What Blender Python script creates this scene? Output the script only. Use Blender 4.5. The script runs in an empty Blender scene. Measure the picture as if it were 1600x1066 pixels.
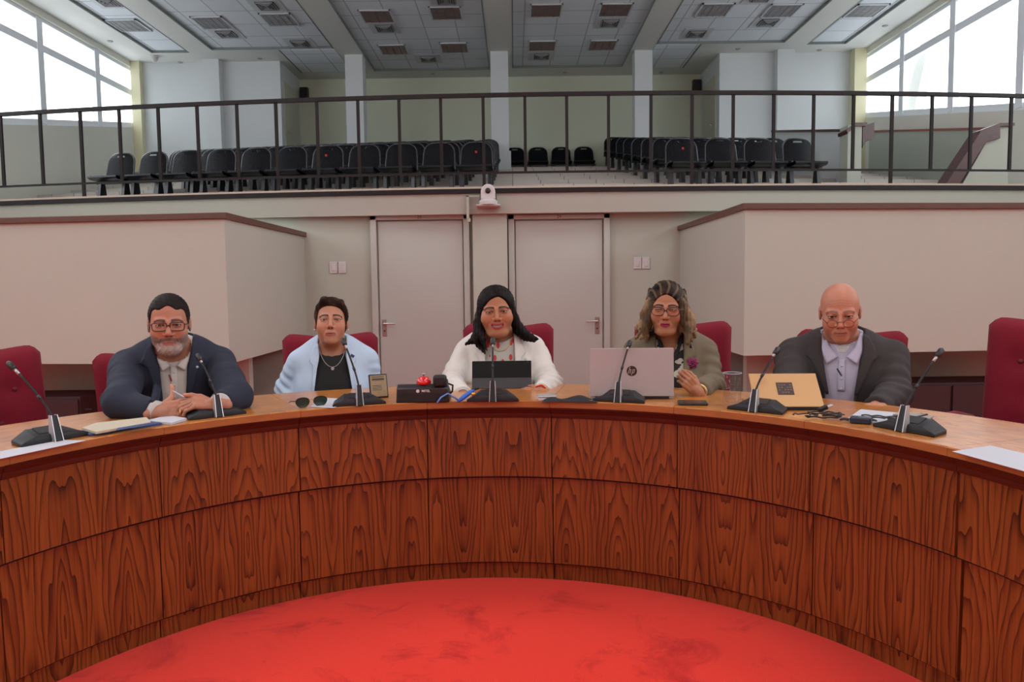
import bpy, math, random
import numpy as np
from mathutils import Vector, Matrix
random.seed(7); rng = np.random.default_rng(7)
PI = math.pi
SC = bpy.context.scene
COL = SC.collection

# ------------------------------------------------------------------ camera, sky, fill lights, exposure
F_PX, PITCH, ROLL, YAW, CAM_Z = 1200.0, .07415, .01213, .00339, 1.2
_cy, _sy, _cp, _sp, _cr, _sr = math.cos(YAW), math.sin(YAW), math.cos(PITCH), math.sin(PITCH), math.cos(ROLL), math.sin(ROLL)
_ex = np.array([_cy, _sy, 0]); _ey = np.array([-_sy, _cy, 0]); _ez = np.array([0, 0, 1.])
FWD = _cp*_ey - _sp*_ez; _u0 = _sp*_ey + _cp*_ez
RGT = _cr*_ex - _sr*_u0; UPV = _sr*_ex + _cr*_u0
CO = np.array([0, 0, CAM_Z])
cam_d = bpy.data.cameras.new('camera'); cam = bpy.data.objects.new('camera', cam_d); COL.objects.link(cam)
cam_d.sensor_width = 36; cam_d.lens = F_PX/1600*36; cam_d.clip_start = .05; cam_d.clip_end = 200
m4 = Matrix.Identity(4)
for i in range(3):
    m4[i][0] = RGT[i]; m4[i][1] = UPV[i]; m4[i][2] = -FWD[i]; m4[i][3] = CO[i]
cam.matrix_world = m4
SC.camera = cam
SC.view_settings.view_transform = 'Standard'; SC.view_settings.look = 'None'
SC.view_settings.gamma = 1; SC.view_settings.exposure = 0.0
SC.view_settings.use_curve_mapping = False
SC.cycles.use_denoising = True; SC.cycles.denoising_prefilter = 'NONE'
SC.cycles.max_bounces = 8; SC.cycles.diffuse_bounces = 4; SC.cycles.glossy_bounces = 3; SC.cycles.transparent_max_bounces = 12
SC.cycles.sample_clamp_indirect = 6

SKY = 4.6
w = bpy.data.worlds.new('sky'); SC.world = w; w.use_nodes = True
nt = w.node_tree; nt.nodes.clear()
tc = nt.nodes.new('ShaderNodeTexCoord'); nz = nt.nodes.new('ShaderNodeTexNoise'); nz.inputs['Scale'].default_value = 2.2; nz.inputs['Detail'].default_value = 5
cr_ = nt.nodes.new('ShaderNodeValToRGB'); cr_.color_ramp.elements[0].position = .38; cr_.color_ramp.elements[0].color = (.20, .235, .27, 1)
cr_.color_ramp.elements[1].position = .58; cr_.color_ramp.elements[1].color = (.97, .985, 1, 1)
bg = nt.nodes.new('ShaderNodeBackground'); bg.inputs[1].default_value = SKY
ow = nt.nodes.new('ShaderNodeOutputWorld')
nt.links.new(tc.outputs['Generated'], nz.inputs['Vector']); nt.links.new(nz.outputs[0], cr_.inputs[0]); nt.links.new(cr_.outputs[0], bg.inputs[0]); nt.links.new(bg.outputs[0], ow.inputs[0])

def area(name, loc, sx, sy, power, col=(1, 1, 1), rot=(0, 0, 0)):
    l = bpy.data.lights.new(name, 'AREA'); l.shape = 'RECTANGLE'; l.size = sx; l.size_y = sy; l.energy = power; l.color = col
    o = bpy.data.objects.new(name, l); o.location = loc; o.rotation_euler = rot; COL.objects.link(o); return o
# unseen fill lights added at ceiling height (over and behind the photographer)
for lx in (-3.2, 2.6):
    for ly in (-3.5, 0.2, 4.2):
        area('fill_light', (lx, ly, 6.15), 1.6, 2.2, 75, (.88, .98, 1.0))

def at(px, py, Y=None, Z=None, X=None):
    d = F_PX*FWD + (px-800)*RGT - (py-533)*UPV
    t = Y/d[1] if Y is not None else ((Z-CAM_Z)/d[2] if Z is not None else X/d[0])
    return CO + t*d

# ------------------------------------------------------------------ materials
MATS = {}
def mat(name, col, rough=.6, metal=0, noise=.08, nscale=30, bump=0, bscale=200, spec=.5, sheen=0, coat=0, sss=0, attr=False, stretch=None, emit=None):
    if name in MATS: return MATS[name]
    m = bpy.data.materials.new(name); m.use_nodes = True; t = m.node_tree; b = t.nodes['Principled BSDF']
    tcn = t.nodes.new('ShaderNodeTexCoord'); src = tcn.outputs['Object']
    if stretch:
        mp = t.nodes.new('ShaderNodeMapping'); mp.inputs['Scale'].default_value = stretch; t.links.new(src, mp.inputs[0]); src = mp.outputs[0]
    n = t.nodes.new('ShaderNodeTexNoise'); n.inputs['Scale'].default_value = nscale; n.inputs['Detail'].default_value = 4; t.links.new(src, n.inputs['Vector'])
    mr = t.nodes.new('ShaderNodeMapRange'); mr.inputs[3].default_value = 1-noise; mr.inputs[4].default_value = 1+noise; t.links.new(n.outputs[0], mr.inputs[0])
    mx = t.nodes.new('ShaderNodeVectorMath'); mx.operation = 'SCALE'
    if attr:
        a = t.nodes.new('ShaderNodeAttribute'); a.attribute_name = 'Col'; t.links.new(a.outputs[0], mx.inputs[0])
    else: mx.inputs[0].default_value = col[:3]
    t.links.new(mr.outputs[0], mx.inputs['Scale']); t.links.new(mx.outputs[0], b.inputs['Base Color'])
    b.inputs['Roughness'].default_value = rough; b.inputs['Metallic'].default_value = metal
    b.inputs['Specular IOR Level'].default_value = spec
    if sheen: b.inputs['Sheen Weight'].default_value = sheen
    if coat: b.inputs['Coat Weight'].default_value = coat; b.inputs['Coat Roughness'].default_value = .15
    if sss: b.inputs['Subsurface Weight'].default_value = sss; b.inputs['Subsurface Radius'].default_value = (.012, .005, .003); b.inputs['Subsurface Scale'].default_value = 1
    if bump:
        n2 = t.nodes.new('ShaderNodeTexNoise'); n2.inputs['Scale'].default_value = bscale; n2.inputs['Detail'].default_value = 3; t.links.new(src, n2.inputs['Vector'])
        bp = t.nodes.new('ShaderNodeBump'); bp.inputs['Strength'].default_value = bump; bp.inputs['Distance'].default_value = .002
        t.links.new(n2.outputs[0], bp.inputs['Height']); t.links.new(bp.outputs[0], b.inputs['Normal'])
    MATS[name] = m; return m

def nodes(name):
    m = bpy.data.materials.new(name); m.use_nodes = True; MATS[name] = m
    t = m.node_tree
    def N(ty, **kw):
        n = t.nodes.new(ty)
        for k, v in kw.items():
            if k.startswith('i'): n.inputs[int(k[1:])].default_value = v
            else: setattr(n, k, v)
        return n
    def M(op, a, b=None, c=None):
        n = t.nodes.new('ShaderNodeMath'); n.operation = op
        for i, v in enumerate((a, b, c)):
            if v is None: continue
            if isinstance(v, (int, float)): n.inputs[i].default_value = v
            else: t.links.new(v, n.inputs[i])
        return n.outputs[0]
    return m, t, t.nodes['Principled BSDF'], N, M, t.links.new

def wood_mat(name, dark, mid, light, fl=.205, panel=.493, rough=.33, coat=.25, horiz=False):
    m, t, b, N, M, L = nodes(name)
    uv = N('ShaderNodeUVMap'); sp = N('ShaderNodeSeparateXYZ'); L(uv.outputs[0], sp.inputs[0])
    u, v = (sp.outputs[0], sp.outputs[1]) if not horiz else (sp.outputs[1], sp.outputs[0])
    uf = M('DIVIDE', u, fl); f = M('SUBTRACT', M('FRACT', uf), .5); fi = M('FLOOR', uf)
    pi = M('FLOOR', M('DIVIDE', u, panel))
    wn = N('ShaderNodeTexWhiteNoise', noise_dimensions='1D'); L(M('ADD', pi, .37), wn.inputs['W'])
    wn2 = N('ShaderNodeTexWhiteNoise', noise_dimensions='1D'); L(M('ADD', fi, 7.7), wn2.inputs['W'])
    v0 = M('ADD', M('MULTIPLY', wn.outputs[0], .5), M('MULTIPLY', wn2.outputs[0], .06))
    cmb = N('ShaderNodeCombineXYZ'); L(M('MULTIPLY', M('ABSOLUTE', f), 3.0), cmb.inputs[0]); L(M('MULTIPLY', v, 2.2), cmb.inputs[1]); L(pi, cmb.inputs[2])
    n1 = N('ShaderNodeTexNoise'); n1.inputs['Scale'].default_value = 1.3; n1.inputs['Detail'].default_value = 1.5; L(cmb.outputs[0], n1.inputs['Vector'])
    a = M('MULTIPLY', f, 4.3); vv = M('MULTIPLY', M('SUBTRACT', v, v0), 4.2)
    rr = M('SQRT', M('ADD', M('MULTIPLY', a, a), M('MULTIPLY', M('MULTIPLY', vv, vv), .55)))
    rr = M('ADD', rr, M('MULTIPLY', n1.outputs[0], 1.5))
    cmb2 = N('ShaderNodeCombineXYZ'); L(M('MULTIPLY', u, 130), cmb2.inputs[0]); L(M('MULTIPLY', v, 3), cmb2.inputs[1])
    n2 = N('ShaderNodeTexNoise'); n2.inputs['Scale'].default_value = 1; n2.inputs['Detail'].default_value = 5; L(cmb2.outputs[0], n2.inputs['Vector'])
    band = M('FRACT', M('ADD', M('MULTIPLY', rr, 2.7), M('MULTIPLY', n2.outputs[0], .06)))
    band = M('POWER', band, 3.4)
    g = M('ADD', M('MULTIPLY', band, .62), M('MULTIPLY', M('SUBTRACT', n2.outputs[0], .3), .75))
    cmb3 = N('ShaderNodeCombineXYZ'); L(M('MULTIPLY', u, 9), cmb3.inputs[0]); L(M('MULTIPLY', v, .8), cmb3.inputs[1])
    n3 = N('ShaderNodeTexNoise'); n3.inputs['Scale'].default_value = 1; L(cmb3.outputs[0], n3.inputs['Vector'])
    g = M('ADD', g, M('MULTIPLY', M('SUBTRACT', n3.outputs[0], .5), .5))
    cr = N('ShaderNodeValToRGB'); e = cr.color_ramp.elements
    e[0].position = .05; e[0].color = (*light, 1); e[1].position = .85; e[1].color = (*dark, 1)
    k = e.new(.42); k.color = (*mid, 1)
    L(g, cr.inputs[0]); L(cr.outputs[0], b.inputs['Base Color'])
    b.inputs['Roughness'].default_value = rough; b.inputs['Coat Weight'].default_value = coat; b.inputs['Coat Roughness'].default_value = .25
    return m

M_PANEL = wood_mat('teak_veneer', (.020, .005, .002), (.125, .029, .0055), (.235, .064, .012))
M_TOP = wood_mat('desk_top_veneer', (.22, .066, .012), (.42, .145, .025), (.56, .21, .038), fl=.09, rough=.28, coat=.4, horiz=True)
M_EDGE = mat('desk_edge_wood', (.33, .115, .028), .4, noise=.25, nscale=12, stretch=(1, 1, 6), coat=.2)
M_MOLD = mat('dark_red_moulding', (.055, .013, .006), .4, noise=.3, nscale=20, coat=.2)
M_CAP = mat('brown_cap_wood', (.085, .030, .014), .45, noise=.35, nscale=9, stretch=(1, 1, 8), coat=.15)
M_CAPD = mat('mahogany_cap_wood', (.075, .028, .026), .4, noise=.3, nscale=9, stretch=(1, 1, 6), coat=.2)
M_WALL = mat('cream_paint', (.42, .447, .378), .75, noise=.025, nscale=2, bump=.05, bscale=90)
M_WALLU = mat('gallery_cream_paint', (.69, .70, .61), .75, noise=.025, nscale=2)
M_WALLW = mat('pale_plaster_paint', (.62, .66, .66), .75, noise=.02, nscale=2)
M_YEL = mat('pale_yellow_paint', (.66, .63, .42), .8, noise=.02, nscale=3)
M_CEIL = mat('ceiling_plaster', (.70, .71, .67), .85, noise=.02, nscale=2)
M_FRAME = mat('white_aluminium', (.82, .86, .90), .45, noise=.03)
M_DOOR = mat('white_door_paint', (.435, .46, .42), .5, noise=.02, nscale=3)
M_RAIL = mat('dark_brown_metal', (.012, .008, .008), .5, spec=.25, noise=.15, nscale=15)
M_BLACK = mat('black_plastic', (.012, .012, .013), .38, noise=.2, nscale=60)
M_CHAIR = mat('gallery_black_plastic', (.010, .012, .014), .3, noise=.2, nscale=40)
M_MAROON = mat('maroon_upholstery', (.170, .005, .016), .8, noise=.25, nscale=160, bump=.25, bscale=700, sheen=.08, spec=.2)
M_MAROOND = mat('maroon_button', (.12, .006, .014), .7)
M_CHROME = mat('brushed_steel', (.55, .53, .51), .3, 1, noise=.08, nscale=40)
M_SILVER = mat('silver_plastic', (.50, .50, .52), .35, .6)
M_DARKGREY = mat('charcoal_plastic', (.013, .013, .015), .5, spec=.35, noise=.15, nscale=50)
M_WHITE = mat('white_plastic', (.55, .54, .53), .45, noise=.02)
M_PAPER = mat('white_paper', (.50, .51, .55), .8, noise=.02)
M_CREAMP = mat('cream_paper', (.50, .44, .33), .8, noise=.03)
M_BLUE = mat('blue_card', (.03, .06, .17), .45, noise=.2, nscale=40)
M_GOLD = mat('gold_metal', (.62, .38, .10), .3, .8)
M_GREEN = mat('rear_door_paint', (.53, .53, .42), .6, noise=.03)

# perforated gallery back
m, t, b, N, M, L = nodes('perforated_black_mesh')
b.inputs['Base Color'].default_value = (.007, .008, .010, 1); b.inputs['Roughness'].default_value = .42; b.inputs['Specular IOR Level'].default_value = .12
tcn = N('ShaderNodeTexCoord'); wv = N('ShaderNodeTexWave', wave_type='BANDS'); wv.inputs['Scale'].default_value = 60; L(tcn.outputs['Object'], wv.inputs[0])
b.inputs['Alpha'].default_value = .78
mrn = N('ShaderNodeMapRange'); mrn.inputs[3].default_value = .84; mrn.inputs[4].default_value = .98; L(wv.outputs[1], mrn.inputs[0]); L(mrn.outputs[0], b.inputs['Alpha'])
M_PERF = m
# clear pane / drinking glass
def pane_mat(name, tint, gl=.07):
    m, t, b, N, M, L = nodes(name)
    tr = N('ShaderNodeBsdfTransparent'); tr.inputs[0].default_value = (*tint, 1); g = N('ShaderNodeBsdfGlossy'); g.inputs['Roughness'].default_value = .02
    fr = N('ShaderNodeLayerWeight'); fr.inputs[0].default_value = .25
    mx = N('ShaderNodeMixShader'); L(M('ADD', M('MULTIPLY', M('POWER', fr.outputs[1], 2.5), gl*6), gl*.4), mx.inputs[0]); L(tr.outputs[0], mx.inputs[1]); L(g.outputs[0], mx.inputs[2])
    L(mx.outputs[0], t.nodes['Material Output'].inputs[0]); return m
M_PANE = pane_mat('window_glass', (.97, .985, 1), .04)
M_LENS = pane_mat('spectacle_glass', (.985, .985, .985), .03)
M_GLASS = pane_mat('drinking_glass', (.975, .98, .98), .035)
M_SUNLENS = mat('dark_green_lens', (.02, .045, .035), .1, coat=.6)
# carpet
m, t, b, N, M, L = nodes('red_carpet_pile')
tcn = N('ShaderNodeTexCoord')
n1 = N('ShaderNodeTexNoise'); n1.inputs['Scale'].default_value = 3.2; n1.inputs['Detail'].default_value = 6; n1.inputs['Roughness'].default_value = .7; n1.inputs['Distortion'].default_value = .8; L(tcn.outputs['Object'], n1.inputs[0])
n2 = N('ShaderNodeTexNoise'); n2.inputs['Scale'].default_value = 260; n2.inputs['Detail'].default_value = 2; L(tcn.outputs['Object'], n2.inputs[0])
cr = N('ShaderNodeValToRGB'); cr.color_ramp.elements[0].position = .30; cr.color_ramp.elements[0].color = (.52, .010, .008, 1)
cr.color_ramp.elements[1].position = .46; cr.color_ramp.elements[1].color = (.80, .036, .018, 1)
L(n1.outputs[0], cr.inputs[0])
mv = N('ShaderNodeVectorMath', operation='SCALE'); L(cr.outputs[0], mv.inputs[0]); L(M('ADD', M('MULTIPLY', n2.outputs[0], .3), .85), mv.inputs['Scale']); L(mv.outputs[0], b.inputs['Base Color'])
b.inputs['Roughness'].default_value = .95; b.inputs['Sheen Weight'].default_value = .15; b.inputs['Specular IOR Level'].default_value = .1
bp = N('ShaderNodeBump'); bp.inputs['Strength'].default_value = .5; bp.inputs['Distance'].default_value = .004; L(n2.outputs[0], bp.inputs['Height']); L(bp.outputs[0], b.inputs['Normal'])
M_CARPET = m
# ceiling tiles : grid of .62 x .72
def tile_mat(name, x0, y0, tx=.63, ty=.715):
    m, t, b, N, M, L = nodes(name)
    tcn = N('ShaderNodeTexCoord'); sp = N('ShaderNodeSeparateXYZ'); L(tcn.outputs['Object'], sp.inputs[0])
    def line(o, s, p):
        f = M('FRACT', M('DIVIDE', M('SUBTRACT', o, s), p)); return M('MULTIPLY', M('MINIMUM', f, M('SUBTRACT', 1.0, f)), p)
    d = M('MINIMUM', line(sp.outputs[0], x0, tx), line(sp.outputs[1], y0, ty))
    ix = M('FLOOR', M('DIVIDE', M('SUBTRACT', sp.outputs[0], x0), tx)); iy = M('FLOOR', M('DIVIDE', M('SUBTRACT', sp.outputs[1], y0), ty))
    wn = N('ShaderNodeTexWhiteNoise', noise_dimensions='2D'); cb = N('ShaderNodeCombineXYZ'); L(ix, cb.inputs[0]); L(iy, cb.inputs[1]); L(cb.outputs[0], wn.inputs[0])
    k = M('LESS_THAN', d, .011)
    s = M('MULTIPLY', M('SUBTRACT', 1.0, M('MULTIPLY', k, .42)), M('ADD', .96, M('MULTIPLY', wn.outputs[0], .06)))
    mv = N('ShaderNodeVectorMath', operation='SCALE'); mv.inputs[0].default_value = (.78, .83, .88); L(s, mv.inputs['Scale']); L(mv.outputs[0], b.inputs['Base Color']); b.inputs['Roughness'].default_value = .9
    return m
# tiled risers of the gallery
m, t, b, N, M, L = nodes('tan_riser_tiles')
tcn = N('ShaderNodeTexCoord'); mp = N('ShaderNodeMapping'); mp.inputs['Rotation'].default_value = (PI/2, 0, 0); L(tcn.outputs['Object'], mp.inputs[0])
bk = N('ShaderNodeTexBrick'); bk.inputs['Color1'].default_value = (.47, .43, .38, 1); bk.inputs['Color2'].default_value = (.52, .48, .43, 1); bk.inputs['Mortar'].default_value = (.12, .11, .10, 1)
bk.inputs['Scale'].default_value = 1; bk.inputs['Brick Width'].default_value = .45; bk.inputs['Row Height'].default_value = .1; bk.inputs['Mortar Size'].default_value = .006
L(mp.outputs[0], bk.inputs[0]); L(bk.outputs[0], b.inputs['Base Color']); b.inputs['Roughness'].default_value = .5
M_RISER = m

# ------------------------------------------------------------------ mesh helpers
def tag(o, label=None, cat=None, group=None, kind=None):
    if label: o['label'] = label
    if cat: o['category'] = cat
    if group: o['group'] = group
    if kind: o['kind'] = kind
    return o
def empty(name, loc=(0, 0, 0), rz=0, label=None, cat=None, group=None, kind=None, parent=None, rot=None):
    o = bpy.data.objects.new(name, None); COL.objects.link(o); o.empty_display_size = .1
    o.location = tuple(float(v) for v in loc); o.rotation_euler = rot if rot else (0, 0, rz)
    if parent: o.parent = parent
    return tag(o, label, cat, group, kind)

class MB:
    def __init__(s): s.v = []; s.f = []; s.uv = {}; s.mi = []; s.cur = 0
    def add(s, vs, fs, uvs=None):
        b = len(s.v); s.v += [tuple(float(c) for c in p) for p in vs]
        for i, f in enumerate(fs):
            if uvs: s.uv[len(s.f)] = uvs[i]
            s.f.append(tuple(b+j for j in f)); s.mi.append(s.cur)
        return s
    def box(s, x0, y0, z0, x1, y1, z1):
        return s.add([(x0, y0, z0), (x1, y0, z0), (x1, y1, z0), (x0, y1, z0), (x0, y0, z1), (x1, y0, z1), (x1, y1, z1), (x0, y1, z1)],
                     [(0, 3, 2, 1), (4, 5, 6, 7), (0, 1, 5, 4), (1, 2, 6, 5), (2, 3, 7, 6), (3, 0, 4, 7)])
    def hexa(s, p): return s.add(p, [(0, 3, 2, 1), (4, 5, 6, 7), (0, 1, 5, 4), (1, 2, 6, 5), (2, 3, 7, 6), (3, 0, 4, 7)])
    def prism(s, poly, d):
        n = len(poly); d = np.array(d)
        vs = [tuple(p) for p in poly]+[tuple(np.array(p)+d) for p in poly]
        return s.add(vs, [tuple(range(n))[::-1], tuple(range(n, 2*n))]+[(i, (i+1) % n, n+(i+1) % n, n+i) for i in range(n)])
    def tube(s, pts, r, n=10, cap=True):
        pts = [np.array(p, float) for p in pts]; k = len(pts)
        rs = r if isinstance(r, (list, tuple, np.ndarray)) else [r]*k
        prev = None; vs = []
        for i, p in enumerate(pts):
            tdir = pts[min(i+1, k-1)]-pts[max(i-1, 0)]; tdir = tdir/(np.linalg.norm(tdir)+1e-12)
            if prev is None:
                a = np.array([0, 0, 1.]) if abs(tdir[2]) < .9 else np.array([1., 0, 0]); x = np.cross(a, tdir)
            else: x = prev-tdir*np.dot(prev, tdir)
            x /= np.linalg.norm(x)+1e-12; prev = x; y = np.cross(tdir, x)
            for j in range(n):
                a = 2*PI*j/n; vs.append(p+rs[i]*(math.cos(a)*x+math.sin(a)*y))
        fs = [(i*n+j, i*n+(j+1) % n, (i+1)*n+(j+1) % n, (i+1)*n+j) for i in range(k-1) for j in range(n)]
        if cap: fs += [tuple(range(n))[::-1], tuple(range((k-1)*n, k*n))]
        return s.add(vs, fs)
    def lathe(s, prof, c=(0, 0, 0), n=24, ax='z'):
        vs = []
        for r, h in prof:
            for j in range(n):
                a = 2*PI*j/n; p = (r*math.cos(a), r*math.sin(a), h)
                if ax == 'y': p = (p[0], p[2], p[1])
                if ax == 'x': p = (p[2], p[0], p[1])
                vs.append((c[0]+p[0], c[1]+p[1], c[2]+p[2]))
        k = len(prof)
        fs = [(i*n+j, i*n+(j+1) % n, (i+1)*n+(j+1) % n, (i+1)*n+j) for i in range(k-1) for j in range(n)]
        fs += [tuple(range(n))[::-1], tuple(range((k-1)*n, k*n))]
        return s.add(vs, fs)
    def grid(s, P, closed_u=False):           # P[i][j]
        P = np.array(P); a, b = P.shape[:2]
        fs = []
        for i in range(a if closed_u else a-1):
            for j in range(b-1):
                i2 = (i+1) % a; fs.append((i*b+j, i2*b+j, i2*b+j+1, i*b+j+1))
        return s.add(P.reshape(-1, 3), fs)
    def sphere(s, c, r, n=16, sc=(1, 1, 1)):
        prof = [(max(1e-5, math.sin(PI*i/n)), -math.cos(PI*i/n)) for i in range(n+1)]
        b = len(s.v); s.lathe(prof, n=n*2)
        for i in range(b, len(s.v)):
            p = s.v[i]; s.v[i] = (c[0]+p[0]*r*sc[0], c[1]+p[1]*r*sc[1], c[2]+p[2]*r*sc[2])
        return s
    def build(s, name, m=None, parent=None, smooth=None, bevel=0, loc=None, rot=None, solid=0, subsurf=0):
        me = bpy.data.meshes.new(name); me.from_pydata(s.v, [], s.f)
        ms = m if isinstance(m, (list, tuple)) else [m]
        for q in ms: me.materials.append(q)
        if len(ms) > 1: me.polygons.foreach_set('material_index', s.mi)
        if s.uv:
            ul = me.uv_layers.new(name='UVMap')
            for pi, uvs in s.uv.items():
                for li, q in zip(me.polygons[pi].loop_indices, uvs): ul.data[li].uv = q
        me.update()
        o = bpy.data.objects.new(name, me); COL.objects.link(o)
        if parent: o.parent = parent
        if loc is not None: o.location = tuple(float(v) for v in loc)
        if rot is not None: o.rotation_euler = rot
        if solid:
            q = o.modifiers.new('s', 'SOLIDIFY'); q.thickness = solid; q.offset = 0
        if bevel:
            q = o.modifiers.new('b', 'BEVEL'); q.width = bevel; q.segments = 2; q.limit_method = 'ANGLE'
        if subsurf:
            q = o.modifiers.new('u', 'SUBSURF'); q.levels = subsurf; q.render_levels = subsurf
        if smooth: 
            me.shade_smooth()
            if smooth == 'auto':
                try: me.set_sharp_from_angle(angle=math.radians(38))
                except Exception: pass
        return o
def text_part(txt, size, m, parent, loc, rot, name='lettering', ext=.0004, bold=False, align='CENTER'):
    c = bpy.data.curves.new('t', 'FONT'); c.body = txt; c.size = size; c.extrude = ext; c.align_x = align; c.align_y = 'CENTER'; c.resolution_u = 3
    if bold: c.offset = size*.02
    o = bpy.data.objects.new('t', c); COL.objects.link(o)
    dg = bpy.context.evaluated_depsgraph_get(); me = bpy.data.meshes.new_from_object(o.evaluated_get(dg))
    COL.objects.unlink(o); bpy.data.objects.remove(o)
    me.materials.clear(); me.materials.append(m)
    q = bpy.data.objects.new(name, me); COL.objects.link(q); q.parent = parent; q.location = loc; q.rotation_euler = rot
    return q
def copy_tree(o, parent=None):
    c = o.copy(); COL.objects.link(c); c.parent = parent
    for k in list(o.children): copy_tree(k, c)
    return c
def S(o, n=0): return tag(o, kind='structure')

# ------------------------------------------------------------------ the room
XL, XR, CZ = -8.4, 7.7, 6.2
def edgeY(x): return 7.53 + .016*(x-.6)**2
# floor
S(MB().box(XL, -6, -.1, XR, 19.2, 0).build('floor', M_CARPET))
# ceiling: border soffit with recessed tiled bays
def bays():
    return [(-3.20, -.50, 18.35, 0), (.02, 2.58, 18.25, 1), (-6.32, -3.74, 16.6, 2), (3.06, 5.76, 16.6, 3), (-7.66, -6.85, 16.75, 4), (6.28, 7.11, 16.75, 5)]
# cells: soffit pieces around the bays
cl = MB()
BY = bays()
xs = sorted([XL]+[v for b_ in BY for v in b_[:2]]+[XR])
pit = sorted(BY)
prev = XL
for (a, b_, y1, i) in pit:
    cl.box(prev, -6, CZ, a, 19.2, CZ+.14); cl.box(a, y1, CZ, b_, 19.2, CZ+.14); prev = b_
cl.box(prev, -6, CZ, XR, 19.2, CZ+.14)
cl.box(XL, -6, CZ+.14, XR, 19.2, CZ+.2)
ceil = S(cl.build('ceiling', M_CEIL))
# the recess arms of the two inner side bays (they run on to y 18.3 beside the rear columns)
tm = [tile_mat('ceiling_tiles', -3.20+.24, 18.35)]
for (a, b_, y1, i) in BY:
    tmx = tile_mat('ceiling_tiles_bay', a+.24 if i < 4 else a+.1, y1)
    mb = MB()
    mb.box(a, -6, CZ+.045, b_, y1, CZ+.06)
    S(mb.build('ceiling_tile_panel', tmx)).name = 'ceiling_panel'
    # dark shadow-gap profile round the bay
    g = MB(); t_ = .022
    g.box(a, -6, CZ-.004, a+t_, y1, CZ+.046); g.box(b_-t_, -6, CZ-.004, b_, y1, CZ+.046); g.box(a, y1-t_, CZ-.004, b_, y1, CZ+.046)
    S(g.build('trim_%d' % (i+1), mat('bay_edge_trim', (.20, .23, .22), .6)))
for (a, b_, i) in ((-4.9, -3.74, 7), (3.06, 4.0, 8)):
    mb = MB(); mb.box(a, 16.6, CZ-.012, b_, 18.35, CZ-.002)
    S(mb.build('ceiling_panel', tile_mat('ceiling_tiles_arm', a+.24, 18.35)))
    xx = a if i == 7 else b_
    S(MB().box(xx-.015, 16.6, CZ-.02, xx+.015, 18.35, CZ).build('trim_%d' % i, MATS['bay_edge_trim']))

def sill(y): return 4.79-.189*(17.45-y) if y > 8 else 4.79-.189*(9.45)
# side walls with the long windows
def side_wall(name, X, sgn, ys, yend):
    # wall outside face at X+sgn*.2
    b_ = MB()
    Y = [-6, 8, yend]
    x0, x1 = X, X+sgn*.2
    poly = [(x0, -6, 0), (x0, 19.2, 0), (x0, 19.2, sill(yend)), (x0, yend, sill(yend)), (x0, 8, sill(8)), (x0, -6, sill(8))]
    b_.prism(poly, (sgn*.2, 0, 0))
    b_.prism([(x0, -6, 6.08), (x0, 19.2, 6.08), (x0, 19.2, CZ+.2), (x0, -6, CZ+.2)], (sgn*.2, 0, 0))
    b_.prism([(x0, yend, sill(yend)), (x0, 19.2, sill(yend)), (x0, 19.2, 6.1), (x0, yend, 6.1)], (sgn*.2, 0, 0))
    S(b_.build(name, M_WALLU))
    # frame
    f = MB(); xa, xb = X+sgn*.06, X+sgn*.16
    def bar(p, q, wdt):   # along the wall plane from (y,z) to (y,z)
        p = np.array(p, float); q = np.array(q, float); d = q-p; d /= np.linalg.norm(d); nrm = np.array([-d[1], d[0]])*wdt/2
        c = [p-nrm, q-nrm, q+nrm, p+nrm]
        f.prism([(xa, a[0], a[1]) for a in c], (sgn*.10, 0, 0))
    def vbar(y, z0, z1, w_): f.box(min(X+sgn*.045, X+sgn*.15), y-w_/2, z0, max(X+sgn*.045, X+sgn*.15), y+w_/2, z1)
    for y in ys: vbar(y, sill(y)+.03, 6.085, .17)
    bar((-6, 5.55), (yend, 5.55), .13); bar((-6, 6.06), (yend, 6.06), .08)
    vbar(yend-.04, sill(yend)+.03, 6.085, .12)
    bar((8, sill(8)+.05), (yend, sill(yend)+.05), .12); bar((-6, sill(8)+.05), (8, sill(8)+.05), .12)
    fr = S(f.build('window_1' if sgn > 0 else 'window_2', M_FRAME))
    p = MB().prism([(X+sgn*.11, -6, sill(8)), (X+sgn*.11, 8, sill(8)), (X+sgn*.11, yend, sill(yend)), (X+sgn*.11, yend, 6.1), (X+sgn*.11, -6, 6.1)], (sgn*.006, 0, 0))
    p.build('pane', M_PANE, fr)
ys_r = [15.63, 13.87, 12.0, 10.2, 8.4, 6.6, 4.8, 3.0, 1.2, -.6, -2.4, -4.2]
ys_l = [16.03, 14.12, 12.25, 10.4, 8.6, 6.8, 5.0, 3.2, 1.4, -.4, -2.2, -4]
side_wall('wall_right', XR, 1, ys_r, 17.42); side_wall('wall_left', XL, -1, ys_l, 17.85)
# outside brace seen through the right window
tag(MB().hexa([(8.6, 17.6, 4.2), (8.6, 17.0, 4.2), (8.8, 17.0, 4.2), (8.8, 17.6, 4.2), (8.6, 16.2, 6.8), (8.6, 15.95, 6.8), (8.8, 15.95, 6.8), (8.8, 16.2, 6.8)]).build('slanted_strut', mat('outside_white_paint', (.6, .6, .58), .7)),
    'pale slanting roof strut outside the right-hand gallery window', 'strut')
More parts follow.
